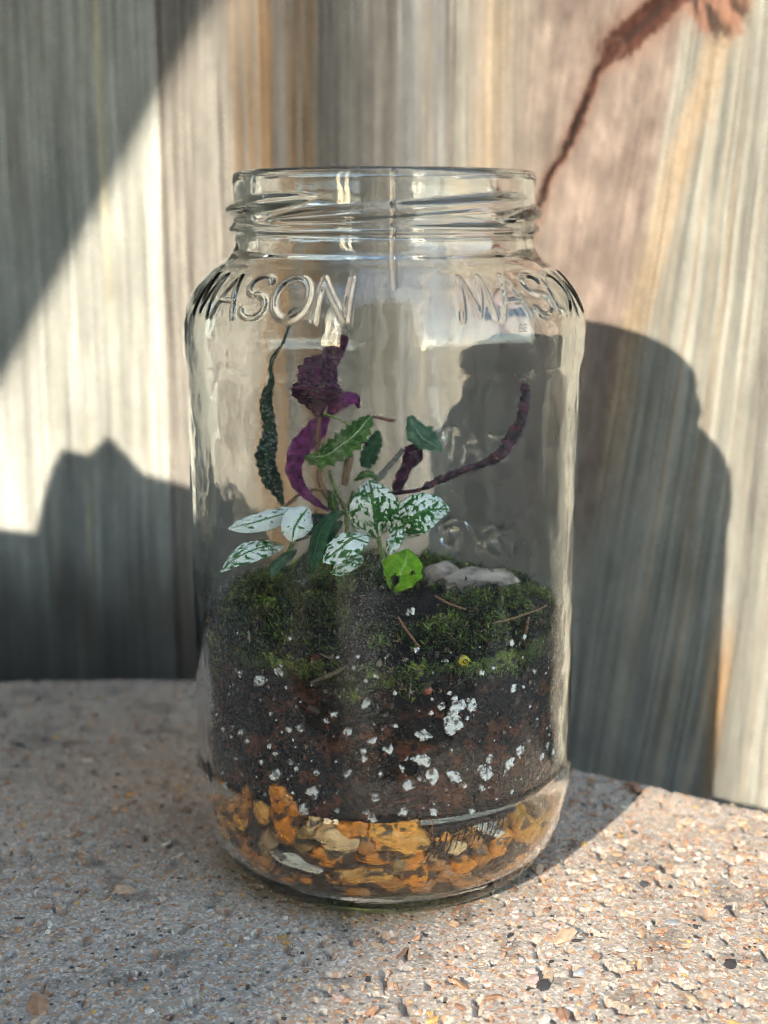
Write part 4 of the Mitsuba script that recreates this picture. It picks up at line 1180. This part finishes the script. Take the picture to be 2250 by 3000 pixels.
for sx_, lean in ((-1, 0.3), (1, 0.2)):
    x0, z0 = SP["stem_green"][3][0] + sx_ * 1.4, SP["stem_green"][3][2]
    leaf(PK + "__bract", [(x0, -3.5, z0 - 1.5, 0.5), (x0 + sx_ * 1.0, -5, z0 + 0.6, 1.3), (x0 + sx_ * 1.1, -5.2, z0 + 2.6, 1.0), (x0 + sx_ * 0.6, -4.5, z0 + 4.0, 0.2)], "leaf_green", 0, 3, 0.5, 18, 7)
PK = "speckled_plant"
note(PK, "low plant with green leaves thickly speckled white, front centre of the jar", "plant")
leaf(PK + "__leaf", SP["speck_big"], "leaf_speck", 0.04, 9, 0.15, 50, 17, (0.0, -1, 0.35), seed=11, label="broad speckled leaf facing the viewer")
leaf(PK + "__leaf", SP["speck_right"], "leaf_speck", 0.04, 9, 0.2, 50, 17, (0.15, -1, 0.3), seed=12, label="speckled leaf pointing right")
leaf(PK + "__leaf", SP["speck_droop"], "leaf_speck", 0.04, 8, 0.3, 40, 11, (-0.3, -1, 0.1), seed=13, label="narrow speckled leaf hanging down")
leaf(PK + "__leaf", SP["speck_low"], "leaf_speck_pale", 0.05, 9, 0.2, 50, 15, (-0.1, -1, 0.9), seed=14, label="speckled leaf spreading down to the left")
leaf(PK + "__leaf", SP["speck_under"], "leaf_speck", 0.05, 7, 0.2, 40, 13, (0.0, -1, 0.6), seed=15)
for key in ("pet_big", "pet_low"):
    v, f = tube(SP[key], 22, 7, 80, 0.06)
    put(PK + "__stem", v, f, "stem_green")
PK = "pale_speckled_plant"
note(PK, "low plant at the left of the jar with a nearly white folded leaf", "plant")
leaf(PK + "__leaf", SP["white_left"], "leaf_white", 0.05, 9, 0.25, 50, 13, (0.0, -1, 0.8), seed=16, label="almost white leaf pointing left")
leaf(PK + "__leaf", SP["white_fold"], "leaf_white", 0.04, 6, 0.25, 40, 13, (0.2, -1, 0.5), seed=17, label="almost white folded leaf tip")
leaf(PK + "__leaf", SP["speck_left"], "leaf_speck", 0.06, 9, 0.2, 50, 13, (0.0, -1, 0.9), seed=18, label="streaky speckled leaf lying on the moss")
v, f = tube(SP["pet_left"], 22, 7, 81, 0.06)
put(PK + "__stem", v, f, "stem_green")
PK = "dark_leaved_sprig"
note(PK, "sprig of narrow plain dark green leaves between the two speckled plants", "plant")
leaf(PK + "__leaf", SP["narrow_dark"], "leaf_deep", 0.05, 7, 0.25, 50, 11, (-0.3, -1, 0.35), seed=19, label="narrow dark leaf hanging down")
leaf(PK + "__leaf", SP["shade_leaf"], "leaf_dark", 0.05, 7, 0.2, 40, 11, (0, -1, 0.6), seed=20)
for q, m, sd in (("extra_dark", "leaf_deep", 31), ("extra_mid", "leaf_mid", 32), ("extra_low", "leaf_dark", 33)):
    leaf(PK + "__leaf", SP[q], m, 0.05, 6, 0.25, 36, 9, (-0.2, -1, 0.4), seed=sd)
PK = "lime_leaf"
k = leaf(PK, SP["lime"], "leaf_lime", 0.10, 5, 0.25, 90, 41, (0.05, -1, 0.25), seed=21, wav=0.09, holes=((0.42, 0.14, 0.15, 0.15), (0.74, 0.40, 0.05, 0.04), (0.66, 0.0, 0.22, 0.05)))
note(PK, "bright lime green leaf with eaten holes standing in the moss", "leaf")
